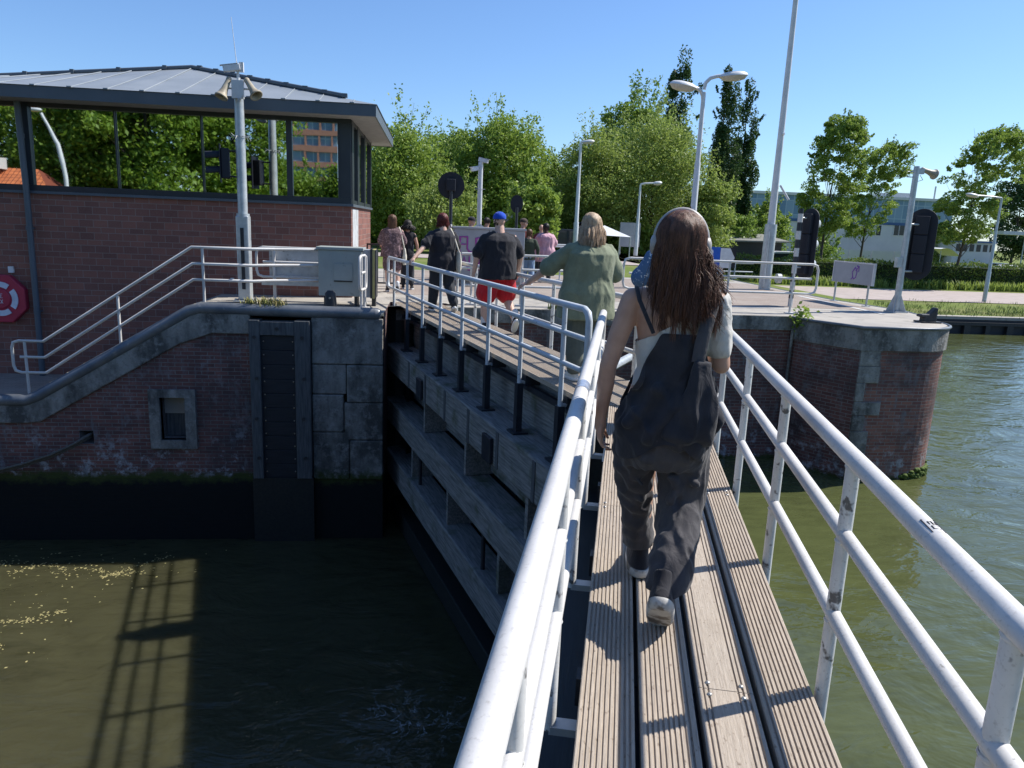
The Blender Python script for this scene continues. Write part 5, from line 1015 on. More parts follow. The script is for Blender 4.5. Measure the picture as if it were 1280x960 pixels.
Yh = 78; a = bpx(1193, 300, Yh); b = bpx(1243, 303, Yh); zt = bpx(1215, 301, Yh)[2]; hbt = empty('houseboat', ((a[0]+b[0])/2, Yh, -2.1), 'white boxy houseboat cabin with a row of windows behind the hedge', 'boat')
MB().box(a[0], b[0], Yh, Yh+4, -2.0, zt-.2).build('cabin', 'white_wall', hbt); MB().box(a[0]-.2, b[0]+.2, Yh-.2, Yh+4.2, zt-.199, zt).build('roof', 'blue_trim', hbt)
for k in range(6): x = a[0]+.35+k*.72*(b[0]-a[0])/4.3; MB().box(x, x+.45*(b[0]-a[0])/4.3, Yh-.04, Yh-.001, zt-1.15, zt-.4).build('window', 'dark_glass', hbt)
MB().box(a[0]-.8, b[0]+.8, Yh-.3, Yh+4.4, -2.1, -1.7).build('hull', 'cast_black', hbt)
a = bpx(1168, 314, 74); cn_ = empty('canopy', (a[0]+1, 74, -2.1), 'white curved canopy tent beside the big oval board', 'canopy'); q = MB(); b = bpx(1193, 314, 74); zt = bpx(1180, 310, 74)[2]; n = 8; vs = []
for k in range(n+1): t = k/n; x = a[0]+(b[0]-a[0])*t; z = zt-.8+.8*math.sin(math.pi*min(1, .35+t*.65)); vs += [(x, 73, z), (x, 76, z)]
q.add(vs, [(2*k, 2*k+2, 2*k+3, 2*k+1) for k in range(n)], smooth=True); q.build('cover', 'canvas', cn_); q = MB(); [q.tube([(x, 73.1, -2.1), (x, 73.1, zt-.3)], .04, 6) for x in (a[0]+.1, b[0]-.1)]; q.build('pole', 'galv', cn_)
a = bpx(1255, 290, 66); rs_ = empty('flat_canopy', (a[0]+1.5, 66, -2.1), 'flat white roof canopy cut off by the right edge', 'canopy'); MB().box(a[0], a[0]+4.5, 66, 69, a[2]-.22, a[2]+.1).build('roof', 'canvas', rs_); q = MB(); [q.tube([(x, 66.2, -2.1), (x, 66.2, a[2]-.2)], .06, 6) for x in (a[0]+2.4, a[0]+4.2)]; q.build('pole', 'galv', rs_)
Yt = 40; a = bpx(755, 292, Yt); pa = empty('party_tent', (a[0], Yt, 0), 'pale pitched party tent behind the blonde woman', 'tent'); zt = bpx(752, 284, Yt)[2]; q = MB(); q.add([(a[0]-1.2, Yt-1.2, a[2]-.05), (a[0]+1.2, Yt-1.2, a[2]-.12), (a[0]+1.2, Yt+1.2, a[2]-.12), (a[0]-1.2, Yt+1.2, a[2]-.05), (a[0], Yt, zt+.1)], [(0, 1, 4), (1, 2, 4), (2, 3, 4), (3, 0, 4)]); q.build('cover', 'canvas', pa); q = MB(); [q.tube([(a[0]+s*1.15, Yt+u*1.15, 0), (a[0]+s*1.15, Yt+u*1.15, a[2]-.1)], .03, 6) for s in (-1, 1) for u in (-1, 1)]; q.build('pole', 'galv', pa)
Yb = 47; a = bpx(786, 300, Yb); bn = empty('info_panel', (a[0], Yb, 0), 'grey blue information panel in the shade behind the blonde woman', 'panel'); MB().box(a[0]-.6, a[0]+.7, Yb, Yb+.1, .5, 2.0).build('panel', 'cab_light', bn); q = MB(); [q.tube([(a[0]+s, Yb+.15, 0), (a[0]+s, Yb+.15, 1.8)], .04, 6) for s in (-.5, .6)]; q.build('post', 'galv', bn)
a = bpx(633, 273, 38); bn = empty('info_panel', (a[0], 38, 0), 'small pale board between the blue cap and the oval disc, under the trees', 'panel'); MB().box(a[0]-.5, a[0]+.3, 38, 38.06, a[2]-.15, a[2]+.25).build('panel', 'cab_light', bn); q = MB(); q.tube([(a[0]-.1, 38.1, 0), (a[0]-.1, 38.1, a[2])], .03, 6); q.build('post', 'galv', bn)
# ---------------------------------------------------------------- what the windows mirror, behind the camera
GM = 'trees mirrored in the windows'
for k, (x, y, H, w_, s_, lb_) in enumerate(((-31, -22, 12, 10, 41, 'leftmost dark tree mirrored in the control building windows'), (-24.5, -26, 13, 9, 42, 'tree mirrored above the orange roof'), (-21.5, -19, 12, 9, 43, 'large leafy tree mirrored beside the curved lamp post'), (-17.5, -18, 12, 9, 44, 'large leafy tree mirrored in the middle window'), (-13.0, -21, 11.5, 7.6, 45, 'bright leafy tree mirrored behind the loudspeaker pole'), (-5.6, -30, 6.2, 6.5, 46, 'low round tree mirrored in the last window'), (-11.5, -34, 5.0, 7, 47, 'small grey green tree mirrored below the terracotta building'))):
    tree('chestnut_tree', lb_, x, y, 0, H, w_, 'leaf_mirror', s_, crown_from=.06, nclump=90, per=260, lsize=.30, trunk=.3, clump=1.25, group=GM)
hs = empty('tiled_house', (-20.5, -13, 0), 'small house with an orange tiled roof mirrored in the left window', 'house'); q = MB(); hb=-3.6; hz=-.45
q = MB(Matrix.Translation((hb, 0, hz))); q.add([(-26, -10.2, 1.4), (-15.6, -10.2, 1.4), (-18.2, -14, 4.0), (-24, -14, 4.0)], [(0, 1, 2, 3)], [[(0, 0), (10.4, 0), (7.8, 4.6), (2, 4.6)]]); q.add([(-26, -17.8, 1.4), (-15.6, -17.8, 1.4), (-18.2, -14, 4.0), (-24, -14, 4.0), (-15.6, -10.2, 1.4), (-26, -10.2, 1.4)], [(1, 0, 3, 2), (4, 1, 2), (0, 5, 3)]); q.build('roof', 'tiles', hs); MB(Matrix.Translation((hb, 0, 0))).box(-25.6, -16, -17.4, -10.6, 0, .5).build('wall', 'brick_bld', hs); MB(Matrix.Translation((hb, 0, hz))).box(-20.5, -19.7, -13.8, -13, 3.9, 4.5).build('chimney', 'white_wall', hs)
cl_ = empty('curved_lamp_post', (-18.0, -9, 0), 'curved white lamp post mirrored in the left window', 'street lamp'); q = MB(); q.tube([(-14.6-3.4, -9, 0), (-14.7-3.45, -9, 3.0), (-15.1-3.3, -9, 4.6), (-15.8-3.2, -9, 6.0)], [.12, .11, .09, .06], 10); q.build('post', 'galv_white', cl_); MB().ell((-19.3, -9, 6.15), (.35, .15, .1)).build('lamp_head', 'plastic_white', cl_)
tb = empty('terracotta_building', (-17, -92, 0), 'tall terracotta banded building mirrored in the last window', 'building'); 
for k in range(9):
    z = 2.2*k; sx_ = .16*k; ww = MB(); ww.box(-22+sx_, -12-.0-sx_*1.8, -98, -86+.0, z+.0, z+.75); ww.build('facade_band', 'pink_brick', tb); gg_ = MB(); gg_.box(-21.8+sx_, -12.3-sx_*1.8, -97.8, -86.3, z+.751, z+2.199); gg_.build('window_band', 'curtain', tb)
    pl = MB(); [pl.box(-22+sx_+j*2.0, -21.75+sx_+j*2.0, -86.29, -86.02, z+.751, z+2.199) for j in range(5) if -21.5+sx_+j*2 < -12-sx_*1.8]; pl.v and pl.build('pilaster', 'pink_brick', tb)
# ---------------------------------------------------------------- things on the water
rs = np.random.default_rng(77); V = []; Fc = []
WK = []
for (a_, b_2) in ((-7.7, 11.7), (-6.6, 11.8), (-7.2, 10.9), (-6.3, 10.3), (-6.1, 9.5), (-6.6, 9.1), (-5.7, 11.95), (-7.5, 9.4), (-6.9, 8.2), (-5.2, 11.6), (-7.9, 10.2), (-7.3, 7.4)):
    x, y, an = a_, b_2, rs.uniform(-.6, .9)
    for k in range(14): WK.append((x, y)); an += rs.normal()*.35; x += math.cos(an)*.09; y += math.sin(an)*.07
for i in range(1500):
    k = rs.integers(0, len(WK)); a_, b_2 = WK[k]; sg_ = .05 if rs.uniform() < .65 else .4; c0 = np.array([a_+rs.normal()*sg_, b_2+rs.normal()*sg_*.7, WLOW+.006+.004*rs.uniform()]); an = rs.uniform(0, 6.28); s_ = .017*rs.uniform(.3, 1.7); d_ = np.array([math.cos(an), math.sin(an), 0]); e_ = np.array([-d_[1], d_[0], 0])*.5; q0 = len(V); V += [c0-d_*s_, c0+e_*s_+[0, 0, .004], c0+d_*s_, c0-e_*s_]; Fc.append((q0, q0+1, q0+2, q0+3))
me = bpy.data.meshes.new('leaf_litter'); c0 = np.array([-6.3, 10, WLOW]); me.from_pydata([tuple(np.array(v)-c0) for v in V], [], Fc); me.materials.append(MAT['drift']); o = bpy.data.objects.new('leaf_litter', me); C.objects.link(o); o.location = tuple(c0); tag(o, 'scattered leaf litter floating on the sunlit lock water at left', 'leaf litter', kind='stuff')
# foam: one thin sheet whose pattern is broken froth, clear elsewhere
t = NT('broken froth').set(.5, 0, .3); W = t.coord('Object'); n1 = t.noise(W, 2.2, 5, .62, None, 1.6); n2 = t.noise(W, 4, 4, .6, None, .8); x, y, z = t.sep(W)
rd = t.math('SQRT', t.math('ADD', t.math('MULTIPLY', x, x), t.math('MULTIPLY', t.math('MULTIPLY', y, y), 1.6))); fall = t.ramp(rd, 1.1, .1)
ridge = t.ramp(t.math('ABSOLUTE', t.math('SUBTRACT', n1, .5)), .022, .0); sp_ = t.ramp(n2, .56, .66)
fac = t.math('MULTIPLY', t.math('MULTIPLY', t.math('MAXIMUM', t.math('MULTIPLY', ridge, t.ramp(n2, .40, .58)), t.math('MULTIPLY', sp_, .12)), fall), .85)
t.col((.42, .45, .44)); tr = t.n('ShaderNodeBsdfTransparent'); ms = t.n('ShaderNodeMixShader'); t.link(fac, ms.inputs[0]); t.link(tr.outputs[0], ms.inputs[1]); t.link(t.b.outputs[0], ms.inputs[2]); t.link(ms.outputs[0], t.out.inputs[0])
P = at(515, 900, z=WLOW); fo = MB().add([(P[0]-1.7, P[1]-1.3, WLOW+.01), (P[0]+1.2, P[1]-1.3, WLOW+.01), (P[0]+1.2, P[1]+1.5, WLOW+.01), (P[0]-1.7, P[1]+1.5, WLOW+.01)], [(0, 1, 2, 3)]); tag(fo.build('foam', t.m, loc=(P[0], P[1], WLOW)), 'thin swirls of foam on the dark water below the near railing', 'foam', kind='stuff')
# ---------------------------------------------------------------- people
def fuse(mb, voxel, smooth=6, disp=None, clip=None, name='body'):
    me = mb.mesh(name); t = bpy.data.objects.new('tmp', me); C.objects.link(t); r = t.modifiers.new('r', 'REMESH'); r.mode = 'VOXEL'; r.voxel_size = voxel; r.use_smooth_shade = True
    if smooth: s_ = t.modifiers.new('s', 'SMOOTH'); s_.factor = .5; s_.iterations = smooth
    dg = bpy.context.evaluated_depsgraph_get(); dg.update(); out = bpy.data.meshes.new_from_object(t.evaluated_get(dg)); out.name = name; bpy.data.objects.remove(t); bpy.data.meshes.remove(me)
    n = len(out.vertices); co = np.empty(n*3, 'f'); out.vertices.foreach_get('co', co); co = co.reshape(-1, 3)
    if disp is not None:
        no = np.empty(n*3, 'f'); out.vertices.foreach_get('normal', no) if hasattr(out.vertices[0], 'normal') else None; no = no.reshape(-1, 3)
        d = np.array([disp(p) for p in co.tolist()]); co = co+no*d[:, None]; out.vertices.foreach_set('co', co.ravel().astype('f')); out.update()
    if clip is not None:
        import bmesh
        bm = bmesh.new(); bm.from_mesh(out); bm.verts.ensure_lookup_table(); kill = [v for v in bm.verts if clip(v.co)]; bmesh.ops.delete(bm, geom=kill, context='VERTS')
        for it in range(14):
            nw = []
            for v in bm.verts:
                be = [e for e in v.link_edges if e.is_boundary]
                if len(be) == 2: nw.append((v, (v.co*2+be[0].other_vert(v).co+be[1].other_vert(v).co)/4))
            for v, c_ in nw: v.co = c_
        bm.to_mesh(out); bm.free()
    out.polygons.foreach_set('use_smooth', [True]*len(out.polygons)); return out
def fold(amp, fx=7, fz=7, seed=0, ridge=True, sx=1.0, sz=.45):
    def f(p):
        v = Vector((p[0]*fx*sx+seed, p[1]*fx*sx, p[2]*fz*sz)); w_ = Vector((mnoise.noise(v*.8+Vector((5, 2, 1))), mnoise.noise(v*.8), mnoise.noise(v*.7+Vector((1, 7, 3)))))*.8
        a = mnoise.noise(v+w_); b = mnoise.noise(v*2.3+w_*1.5); return amp*((1-abs(a)*3.2)*.6+b*.45) if ridge else amp*(a+b*.4)
    return f
def piece(name, me, mat, parent):
    o = bpy.data.objects.new(name, me); C.objects.link(o); me.materials.clear(); me.materials.append(MAT[mat] if isinstance(mat, str) else mat)
    if parent is not None: o.parent = parent
    return o
def hand(mb, w, d, pn, side, s=1.0, curl=35, thumb=True, spread=1.0):
    "w wrist, d finger direction, pn palm-facing normal, side = +1/-1 where the thumb leaves"
    w = Vector(w); d = Vector(d).normalized(); pn = Vector(pn); pn = (pn-d*pn.dot(d)).normalized(); sd_ = d.cross(pn)*side
    rot = Matrix((sd_, d, pn)).transposed(); mb.ell(w+d*.045*s, (.039*s, .052*s, .017*s), 14, 8, rot); mb.cap(w-d*.02*s, .026*s, w+d*.02*s, .027*s, 10)
    for k, (L, off_) in enumerate(((.070, 1.5), (.080, .5), (.074, -.5), (.058, -1.5))):
        b = w+d*(.080-.006*abs(off_-.3))*s+sd_*off_*.0205*s; dr = d+sd_*off_*.05*spread; dr.normalize(); r0 = .0092*s; mb.cap(w+d*.05*s+sd_*off_*.017*s, .0105*s, b, r0, 8)
        for j in range(3):
            a = R(curl*(.6+.35*j)); ax = dr.cross(pn).normalized(); dr = (Matrix.Rotation(a, 3, ax)@dr).normalized(); l_ = L*s*(.45, .32, .25)[j]; e_ = b+dr*l_; r1 = r0*.93; mb.cap(b, r0, e_, r1, 8); b = e_; r0 = r1
    if thumb:
        b = w+d*.022*s+sd_*.024*s+pn*.006*s; m1 = b+(sd_*.75+d*.75+pn*.3).normalized()*.038*s; m2 = m1+(sd_*.25+d*1+pn*.45).normalized()*.030*s; m3 = m2+(sd_*-.05+d*1+pn*.5).normalized()*.022*s; mb.cap(b, .014*s, m1, .0115*s, 8); mb.cap(m1, .0112*s, m2, .0098*s, 8); mb.cap(m2, .0098*s, m3, .0085*s, 8)
def head(mb, c, turn=0, s=1.0, nod=0):
    "c centre of skull; face looks along +y turned clockwise by turn degrees"
    c = Vector(c); Q = Matrix.Rotation(-R(turn), 3, 'Z') @ Matrix.Rotation(-R(nod), 3, 'X'); T = lambda x, y, z: c+Q@Vector((x*s, y*s, z*s))
    mb.ell(T(0, -.012, .02), (.076*s, .094*s, .098*s), 20, 14, Q); mb.ell(T(0, .022, -.03), (.064*s, .070*s, .088*s), 18, 12, Q); mb.ell(T(0, .052, -.088), (.030*s, .028*s, .024*s), 12, 8, Q)
    mb.cap(T(0, .088, .012), .009*s, T(0, .106, -.022), .013*s, 10); mb.ell(T(0, .083, .034), (.052*s, .012*s, .009*s), 12, 8, Q)
    for e_ in (-1, 1): mb.ell(T(.013*e_, .097, -.026), (.009*s, .009*s, .007*s), 8, 6, Q); mb.ell(T(.079*e_, -.002, -.004), (.009*s, .020*s, .032*s), 10, 8, Q); mb.ell(T(.042*e_, .062, -.03), (.022*s, .02*s, .022*s), 10, 8, Q)
    mb.ell(T(0, .088, -.053), (.024*s, .009*s, .006*s), 10, 6, Q); mb.ell(T(0, .086, -.063), (.020*s, .010*s, .007*s), 10, 6, Q)
    return T
def eyes(T, root, s=1.0):
    q = MB(); [q.ell(T(.031*e_, .078, .012), (.012*s, .010*s, .008*s), 10, 8) for e_ in (-1, 1)]; o = q.build('eyes', 'plastic_white', None); o.parent = root
    q = MB(); [q.ell(T(.031*e_, .086, .012), (.0055*s, .004*s, .0055*s), 8, 6) for e_ in (-1, 1)]; p_ = q.build('iris', 'ink', None); p_.parent = o
def shoe(parent, ank, yaw, pitch, mat, sole, s=1.0, name='shoe', lace=False):
    "ankle point, yaw of the foot, pitch positive = heel raised"
    F = Matrix.Translation(Vector(ank)) @ Matrix.Rotation(-R(yaw), 4, 'Z') @ Matrix.Rotation(-R(pitch), 4, 'X') @ Matrix.Scale(s, 4); q = MB(F)
    q.loft([((0, .045, -.072), .042, .125, 2.6), ((0, .045, -.055), .046, .13, 2.6), ((0, .04, -.035), .043, .118, 2.4), ((0, .012, -.01), .038, .08, 2.2), ((0, -.012, .02), .036, .054), ((0, -.018, .045), .037, .05)], 22); q.ell((0, .10, -.045), (.040, .055, .028)); me = fuse(q, .007, 5, name=name); o = piece(name, me, mat, parent)
    q = MB(F); q.loft([((0, .045, -.098), .040, .122, 2.6), ((0, .045, -.092), .047, .134, 2.6), ((0, .042, -.070), .049, .138, 2.6), ((0, .04, -.060), .046, .132, 2.6)], 26); ms_ = q.mesh('sole'); piece('sole', ms_, sole, o)
    return o
def strand_hair(name, mat, parent, c, rad, n, zend, seed, r=.0035, front=50, wave=.012, drift=(0, 0), back=.0, spread=.02, jit=.02, seg=9, zs=.06, turn=0, volume=True, narrow=.8, vox=.010, clump=1):
    rs = np.random.default_rng(seed); mb = MB(); c = Vector(c); Q = Matrix.Rotation(-R(turn), 3, 'Z')
    lk = None
    for i in range(n):
        if lk is None or i % clump == 0: lk = (R(rs.uniform(front, 360-front)), (rs.uniform(0, 1)**1.4)*34, zend+rs.normal()*zs, rs.uniform(0, 6.28), rs.normal()*.12, rs.uniform(.6, 1.5), rs.uniform(3.5, 6), rs.normal()*.010)
        a = lk[0]+rs.normal()*(.05 if clump > 1 else 0); pol0 = lk[1]+rs.uniform(0, 8); ze = lk[2]+abs(rs.normal())*zs*.5; ph = lk[3]+rs.normal()*.10; P = []; aj = lk[4]; k_ = 1.0+rs.uniform(0, .085); wv = wave*lk[5]; fr = lk[6]; fly = rs.normal()*.012 if rs.uniform() < .05 else rs.normal()*.002
        for j in range(seg+1):
            t = j/seg
            if t < .4:
                pol = R(pol0+(95-pol0)*t/.4); rr = Vector((rad[0]*math.sin(pol)*math.sin(a+aj*t), rad[1]*math.sin(pol)*math.cos(a+aj*t), rad[2]*math.cos(pol)))*(k_+abs(fly)*2*t); p_ = rr
            else:
                u = (t-.4)/.6; z = -.01+(ze-c.z+.01)*u; sp_ = 1-(1-narrow)*math.sin(min(1, u*1.1)*math.pi*.6)+spread*u*(.6+.5*lk[5]*.5); x_ = rad[0]*math.sin(a+aj)*sp_*k_; y_ = rad[1]*math.cos(a+aj)*sp_*k_*(1-.3*u)-back*u
                p_ = Vector((x_+drift[0]*u**2*lk[5]+math.sin(u*fr+ph)*wv*u+fly*u*2+lk[7]*u, y_+drift[1]*u**2+math.cos(u*fr*.9+ph)*wv*u*.6-abs(fly)*u, z))
            P.append(c+Q@p_)
        rr_ = r*rs.uniform(.5, 1.3); mb.tube(P, [rr_*.6]+[rr_]*(seg-1)+[rr_*.15], 4, False)
    if volume:
        v_ = MB(); v_.ell(c+Vector((0, -.014, .014)), (rad[0]*.94, rad[1]*.94, rad[2]*.94), 18, 12)
        d = c.z-zend
        if d > .12:
            for k in range(7): u = k/6; v_.ell(c+Q@Vector((drift[0]*u*u*.8, -rad[1]*.35-back*u, -d*.74*u)), (rad[0]*(.86-.30*u), rad[1]*(.55-.32*u), .055), 14, 8)
        m_ = fuse(v_, vox, 6, disp=fold(.004, 26, 6, seed, True, 1, .3), clip=lambda q: (Q.inverted()@(q-c)).y > rad[1]*.42 and q.z < c.z+rad[2]*.55)
        o = piece(name, m_, mat, parent); mm = mb.mesh('strands'); so = piece('strands', mm, mat, o); return o
    return piece(name, mb.mesh(name), mat, parent)
def cap_hat(parent, T, mat, s=1.0, Qt=0):
    q = MB(); Q = Matrix.Rotation(-R(Qt), 3, 'Z'); c = T(0, -.008, .045); q.ell(c, (.094*s, .116*s, .090*s), 22, 12, Q); me = fuse(q, .009, 3, clip=lambda p: p.z < c.z-.022); o = piece('cap', me, mat, parent)
    q = MB(); pts = [(x*.066*s, .075*s+.075*s*math.sqrt(max(0, 1-x*x))) for x in np.linspace(-1, 1, 13)]; vs = [c+Q@Vector((x, y, -.012-.25*(x/.066)**2*.02)) for x, y in pts]+[c+Q@Vector((x, .05*s, -.01)) for x, y in pts]; q.add(vs+[v+Vector((0, 0, -.006)) for v in vs], [(i, i+1, 14+i, 13+i) for i in range(12)]+[(26+i, 39+i, 40+i, 27+i) for i in range(12)], smooth=True); piece('cap_brim', q.mesh('cap_brim'), mat, o); return o
def person(label, O, az, H, b=1.0, skin='skin', turn=0, nod=0, arms=None, legs=None, shirt='', sleeve=.5, hem=.82, loose=0.0, bottom='', short=None, leg_r=(.095, .07, .055), shoes=('ink', 'plastic_white'), hair=None, cap=None, vox=.012, belly=0.0, pitch=(0, 0)):
    s = H/1.72; S = lambda p: Vector(p)*s; sx = .185*b**.7*s; q = MB()
    arms = arms or {}; legs = legs or {}
    AL = [S(a) for a in arms.get('L', ((-.27*b**.7, -.01, 1.12), (-.28*b**.7, .06, .88)))]; AR = [S(a) for a in arms.get('R', ((.27*b**.7, -.01, 1.12), (.28*b**.7, .06, .88)))]
    LL = [S(a) for a in legs.get('L', ((-.10, .05, .49), (-.10, .0, .09)))]; LR = [S(a) for a in legs.get('R', ((.11, -.0, .49), (.12, -.12, .09)))]
    tor = [((0, .0, .84*s), .165*b*s, .115*b*s), ((0, .0, .93*s), .165*b*s, .12*b*s), ((0, .01, 1.05*s), (.145*b+belly)*s, (.11*b+belly)*s), ((0, .0, 1.2*s), .155*b*s, .115*b*s), ((0, -.01, 1.32*s), .165*b**.8*s, .105*b*s), ((0, -.01, 1.385*s), .125*b**.7*s, .08*s), ((0, -.01, 1.44*s), .070*s, .055*s)]
    q.loft(tor, 26); q.cap(S((0, -.012, 1.42)), .068*s*b**.5, S((0, .004, 1.52)), .058*s*b**.5); T = head(q, S((0, .02, 1.598)), turn, s, nod)
    for sg, A in ((-1, AL), (1, AR)):
        sh_ = Vector((sg*sx, -.01*s, 1.355*s)); q.cap(Vector((sg*sx*.45, -.01*s, 1.395*s)), .05*s, sh_, .054*s); q.cap(sh_, .055*s*b**.5, A[0], .043*s*b**.5); q.cap(A[0], .042*s*b**.5, A[1], .028*s*b**.3); d = (A[1]-A[0]).normalized() if len(A) < 3 else A[2]/s; pn = Vector((-sg*1.0, .25, 0)) if abs(d.z) > .6 else Vector((0, 0, -1)); hand(q, A[1], d, pn, sg*(1 if abs(d.z) > .6 else -1), s, 28)
    for sg, L in ((-1, LL), (1, LR)):
        q.cap(Vector((sg*.095*s*b**.5, 0, .86*s)), .085*s*b**.6, L[0], .06*s*b**.5); q.cap(L[0], .058*s*b**.5, L[0].lerp(L[1], .35)+Vector((0, -.01, 0)), .056*s*b**.5); q.cap(L[0].lerp(L[1], .35)+Vector((0, -.01, 0)), .056*s*b**.5, L[1], .038*s); q.cap(L[1], .036*s, L[1]+Vector((0, .05, -.04))*s, .032*s)
    me = fuse(q, vox*.8, 5, name='person'); o = piece('person', me, skin, None); o.location = O; o.rotation_euler = (0, 0, -R(az)); tag(o, label, 'person', 'people on the lock')
    eyes(T, o, s)
    # shirt
    q = MB(); g_ = .018+loose*.5; rr_ = []
    for c_, rx, ry in tor:
        if c_[2] < hem*s-.02: continue
        k = max(0, (1.2*s-c_[2])); rr_.append((c_, rx+g_+loose*k*.6, ry+g_+loose*k*.6, 2.2))
    rr_ = [((0, 0, hem*s), rr_[0][1]+.012, rr_[0][2]+.012, 2.3)]+rr_[:-1]+[((0, -.01, 1.435*s), .085*s, .065*s)]
    q.loft(rr_, 26)
    for sg, A in ((-1, AL), (1, AR)):
        sh_ = Vector((sg*(sx-.008), -.01*s, 1.350*s)); q.cap(Vector((sg*sx*.40, -.01*s, 1.40*s)), .058*s, sh_, .060*s*b**.4)
        if sleeve <= 1: e_ = sh_.lerp(A[0], min(1, sleeve*1.35)); q.cap(sh_, .060*s*b**.4+g_*.1, e_, .060*s*b**.4+g_*.5)
        else: q.cap(sh_, .066*s*b**.5+g_*.3, A[0], .054*s*b**.5+g_*.4); q.cap(A[0], .054*s*b**.5+g_*.3, A[1]-(A[1]-A[0])*.08, .04*s+g_*.3)
    me = fuse(q, vox, 4, disp=fold(.012, 7, 8, az+H*10), name='shirt'); piece('shirt', me, shirt, o)
    q = MB(); q.loft([((0, 0, .78*s), .16*b*s+.012, .115*b*s+.012, 2.3), ((0, 0, .86*s), .165*b*s+.02, .12*b*s+.02, 2.3), ((0, 0, .98*s), .155*b*s+.014, .112*b*s+.014)], 26)
    for sg, L in ((-1, LL), (1, LR)):
        h_ = Vector((sg*.092*s*b**.5, 0, .84*s))
        if short: e_ = h_.lerp(L[0], short); q.cap(h_, leg_r[0]*s*b**.6+.01, e_, leg_r[0]*s*b**.6+.012)
        else: q.cap(h_, leg_r[0]*s*b**.6, L[0], leg_r[1]*s*b**.5+.006); q.cap(L[0], leg_r[1]*s*b**.5+.006, L[1]+Vector((0, -.01, .05))*s, leg_r[2]*s*b**.3+.006)
    me = fuse(q, vox, 4, disp=fold(.010, 9, 9, H*7), name='shorts' if short else 'trousers'); piece('shorts' if short else 'trousers', me, bottom, o)
    shoe(o, LL[1]+Vector((0, 0, .008)), -4, pitch[0], shoes[0], shoes[1], s*.98); shoe(o, LR[1]+Vector((0, 0, .008)), 6, pitch[1], shoes[0], shoes[1], s*.98)
    if short:
        for L in (LL, LR): q = MB(); q.cap(L[1]+Vector((0, 0, .13))*s, .045*s, L[1], .042*s); piece('sock', q.mesh('sock'), 'canvas', o)
    if cap: cap_hat(o, T, cap, s, turn)
    if hair and cap: hair = (hair[0], 160, hair[2], dict(front=60, zs=.02))
    if hair: hc = T(0, -.004, .022); strand_hair('hair', hair[0], o, hc, ((.090*s, .107*s, .106*s) if not cap else (.074*s, .092*s, .07*s)), hair[1], hair[2]*s, int(H*100), turn=turn, **(hair[3] if len(hair) > 3 else {}))
    return o, T
MAT['c_olive'] = CL('olive green cotton', (.21, .235, .155)); MAT['c_olive_tr'] = CL('grey green trousers', (.125, .145, .125)); MAT['c_black'] = CL('black cotton jersey', (.022, .022, .028)); MAT['c_black2'] = CL('faded black denim', (.03, .034, .042))
MAT['c_red'] = CL('red sports fabric', (.56, .015, .025), rough=.6); MAT['c_pink'] = CL('pale pink cotton', (.60, .36, .42)); MAT['c_green_d'] = CL('dark green jacket', (.045, .06, .04)); MAT['c_jeans'] = CL('light blue jeans', (.20, .29, .42)); MAT['c_blue'] = CL('bright blue cap cloth', (.01, .08, .55)); MAT['c_brown'] = CL('brown cap cloth', (.07, .05, .04)); MAT['c_maroon'] = CL('dark red cotton', (.16, .03, .03)); MAT['c_white'] = CL('white cotton', (.66, .64, .58)); MAT['c_tote'] = CL('natural canvas', (.62, .58, .48))
MAT['c_print'] = mat_print('brown patterned cotton', (.10, .065, .07), (.24, .16, .17), 14, .5, .62); MAT['c_floral'] = mat_print('blue floral cotton', (.08, .15, .27), (.62, .64, .66), 38, .60, .63)
MAT['h_brown'] = mat_hair('long dark brown hair', (.055, .028, .018), (.17, .085, .045)); MAT['h_main'] = mat_hair('reddish brown hair', (.030, .014, .009), (.18, .082, .048)); MAT['h_blonde'] = mat_hair('streaked blonde hair', (.30, .20, .125), (.56, .42, .28)); MAT['h_red'] = mat_hair('dark red hair', (.06, .012, .012), (.16, .035, .03)); MAT['h_black'] = mat_hair('black hair', (.012, .01, .01), (.03, .024, .022))
# --- the four on the far leaf
def L2(u, v, z=0): return (*Lp(A2, u, v), z)
pO, T = person('large woman with streaked blonde hair and olive shirt, one hand on the grey rail', L2(7.02, 3.57), -15, 1.74, 1.27, 'skin_fair', turn=-58, arms=dict(L=((-.38, .16, 1.16), (-.50, .40, .985), (-.6, .7, -.35)), R=((.30, -.03, 1.12), (.27, .14, .98))), legs=dict(L=((-.11, .02, .48), (-.11, -.02, .09)), R=((.12, .06, .49), (.13, .04, .09))), shirt='c_olive', sleeve=.72, hem=.66, loose=.10, bottom='c_olive_tr', leg_r=(.105, .085, .075), shoes=('c_white', 'plastic_white'), hair=('h_blonde', 1300, 1.40, dict(front=42, zs=.03, narrow=1.22, spread=.75, r=.0030, wave=.010, clump=8)), vox=.011)
q = MB(); [q.ell(T(.033*e_, .094, .014), (.026, .008, .019)) for e_ in (-1, 1)]; [q.tube([T(.06*e_, .09, .02), T(.084*e_, .0, .02)], .003, 6) for e_ in (-1, 1)]; sg_ = piece('sunglasses', q.mesh('sunglasses'), 'lens_dark', None); sg_.location = pO.location; sg_.rotation_euler = pO.rotation_euler; tag(sg_, 'dark sunglasses worn by the blonde woman', 'sunglasses')
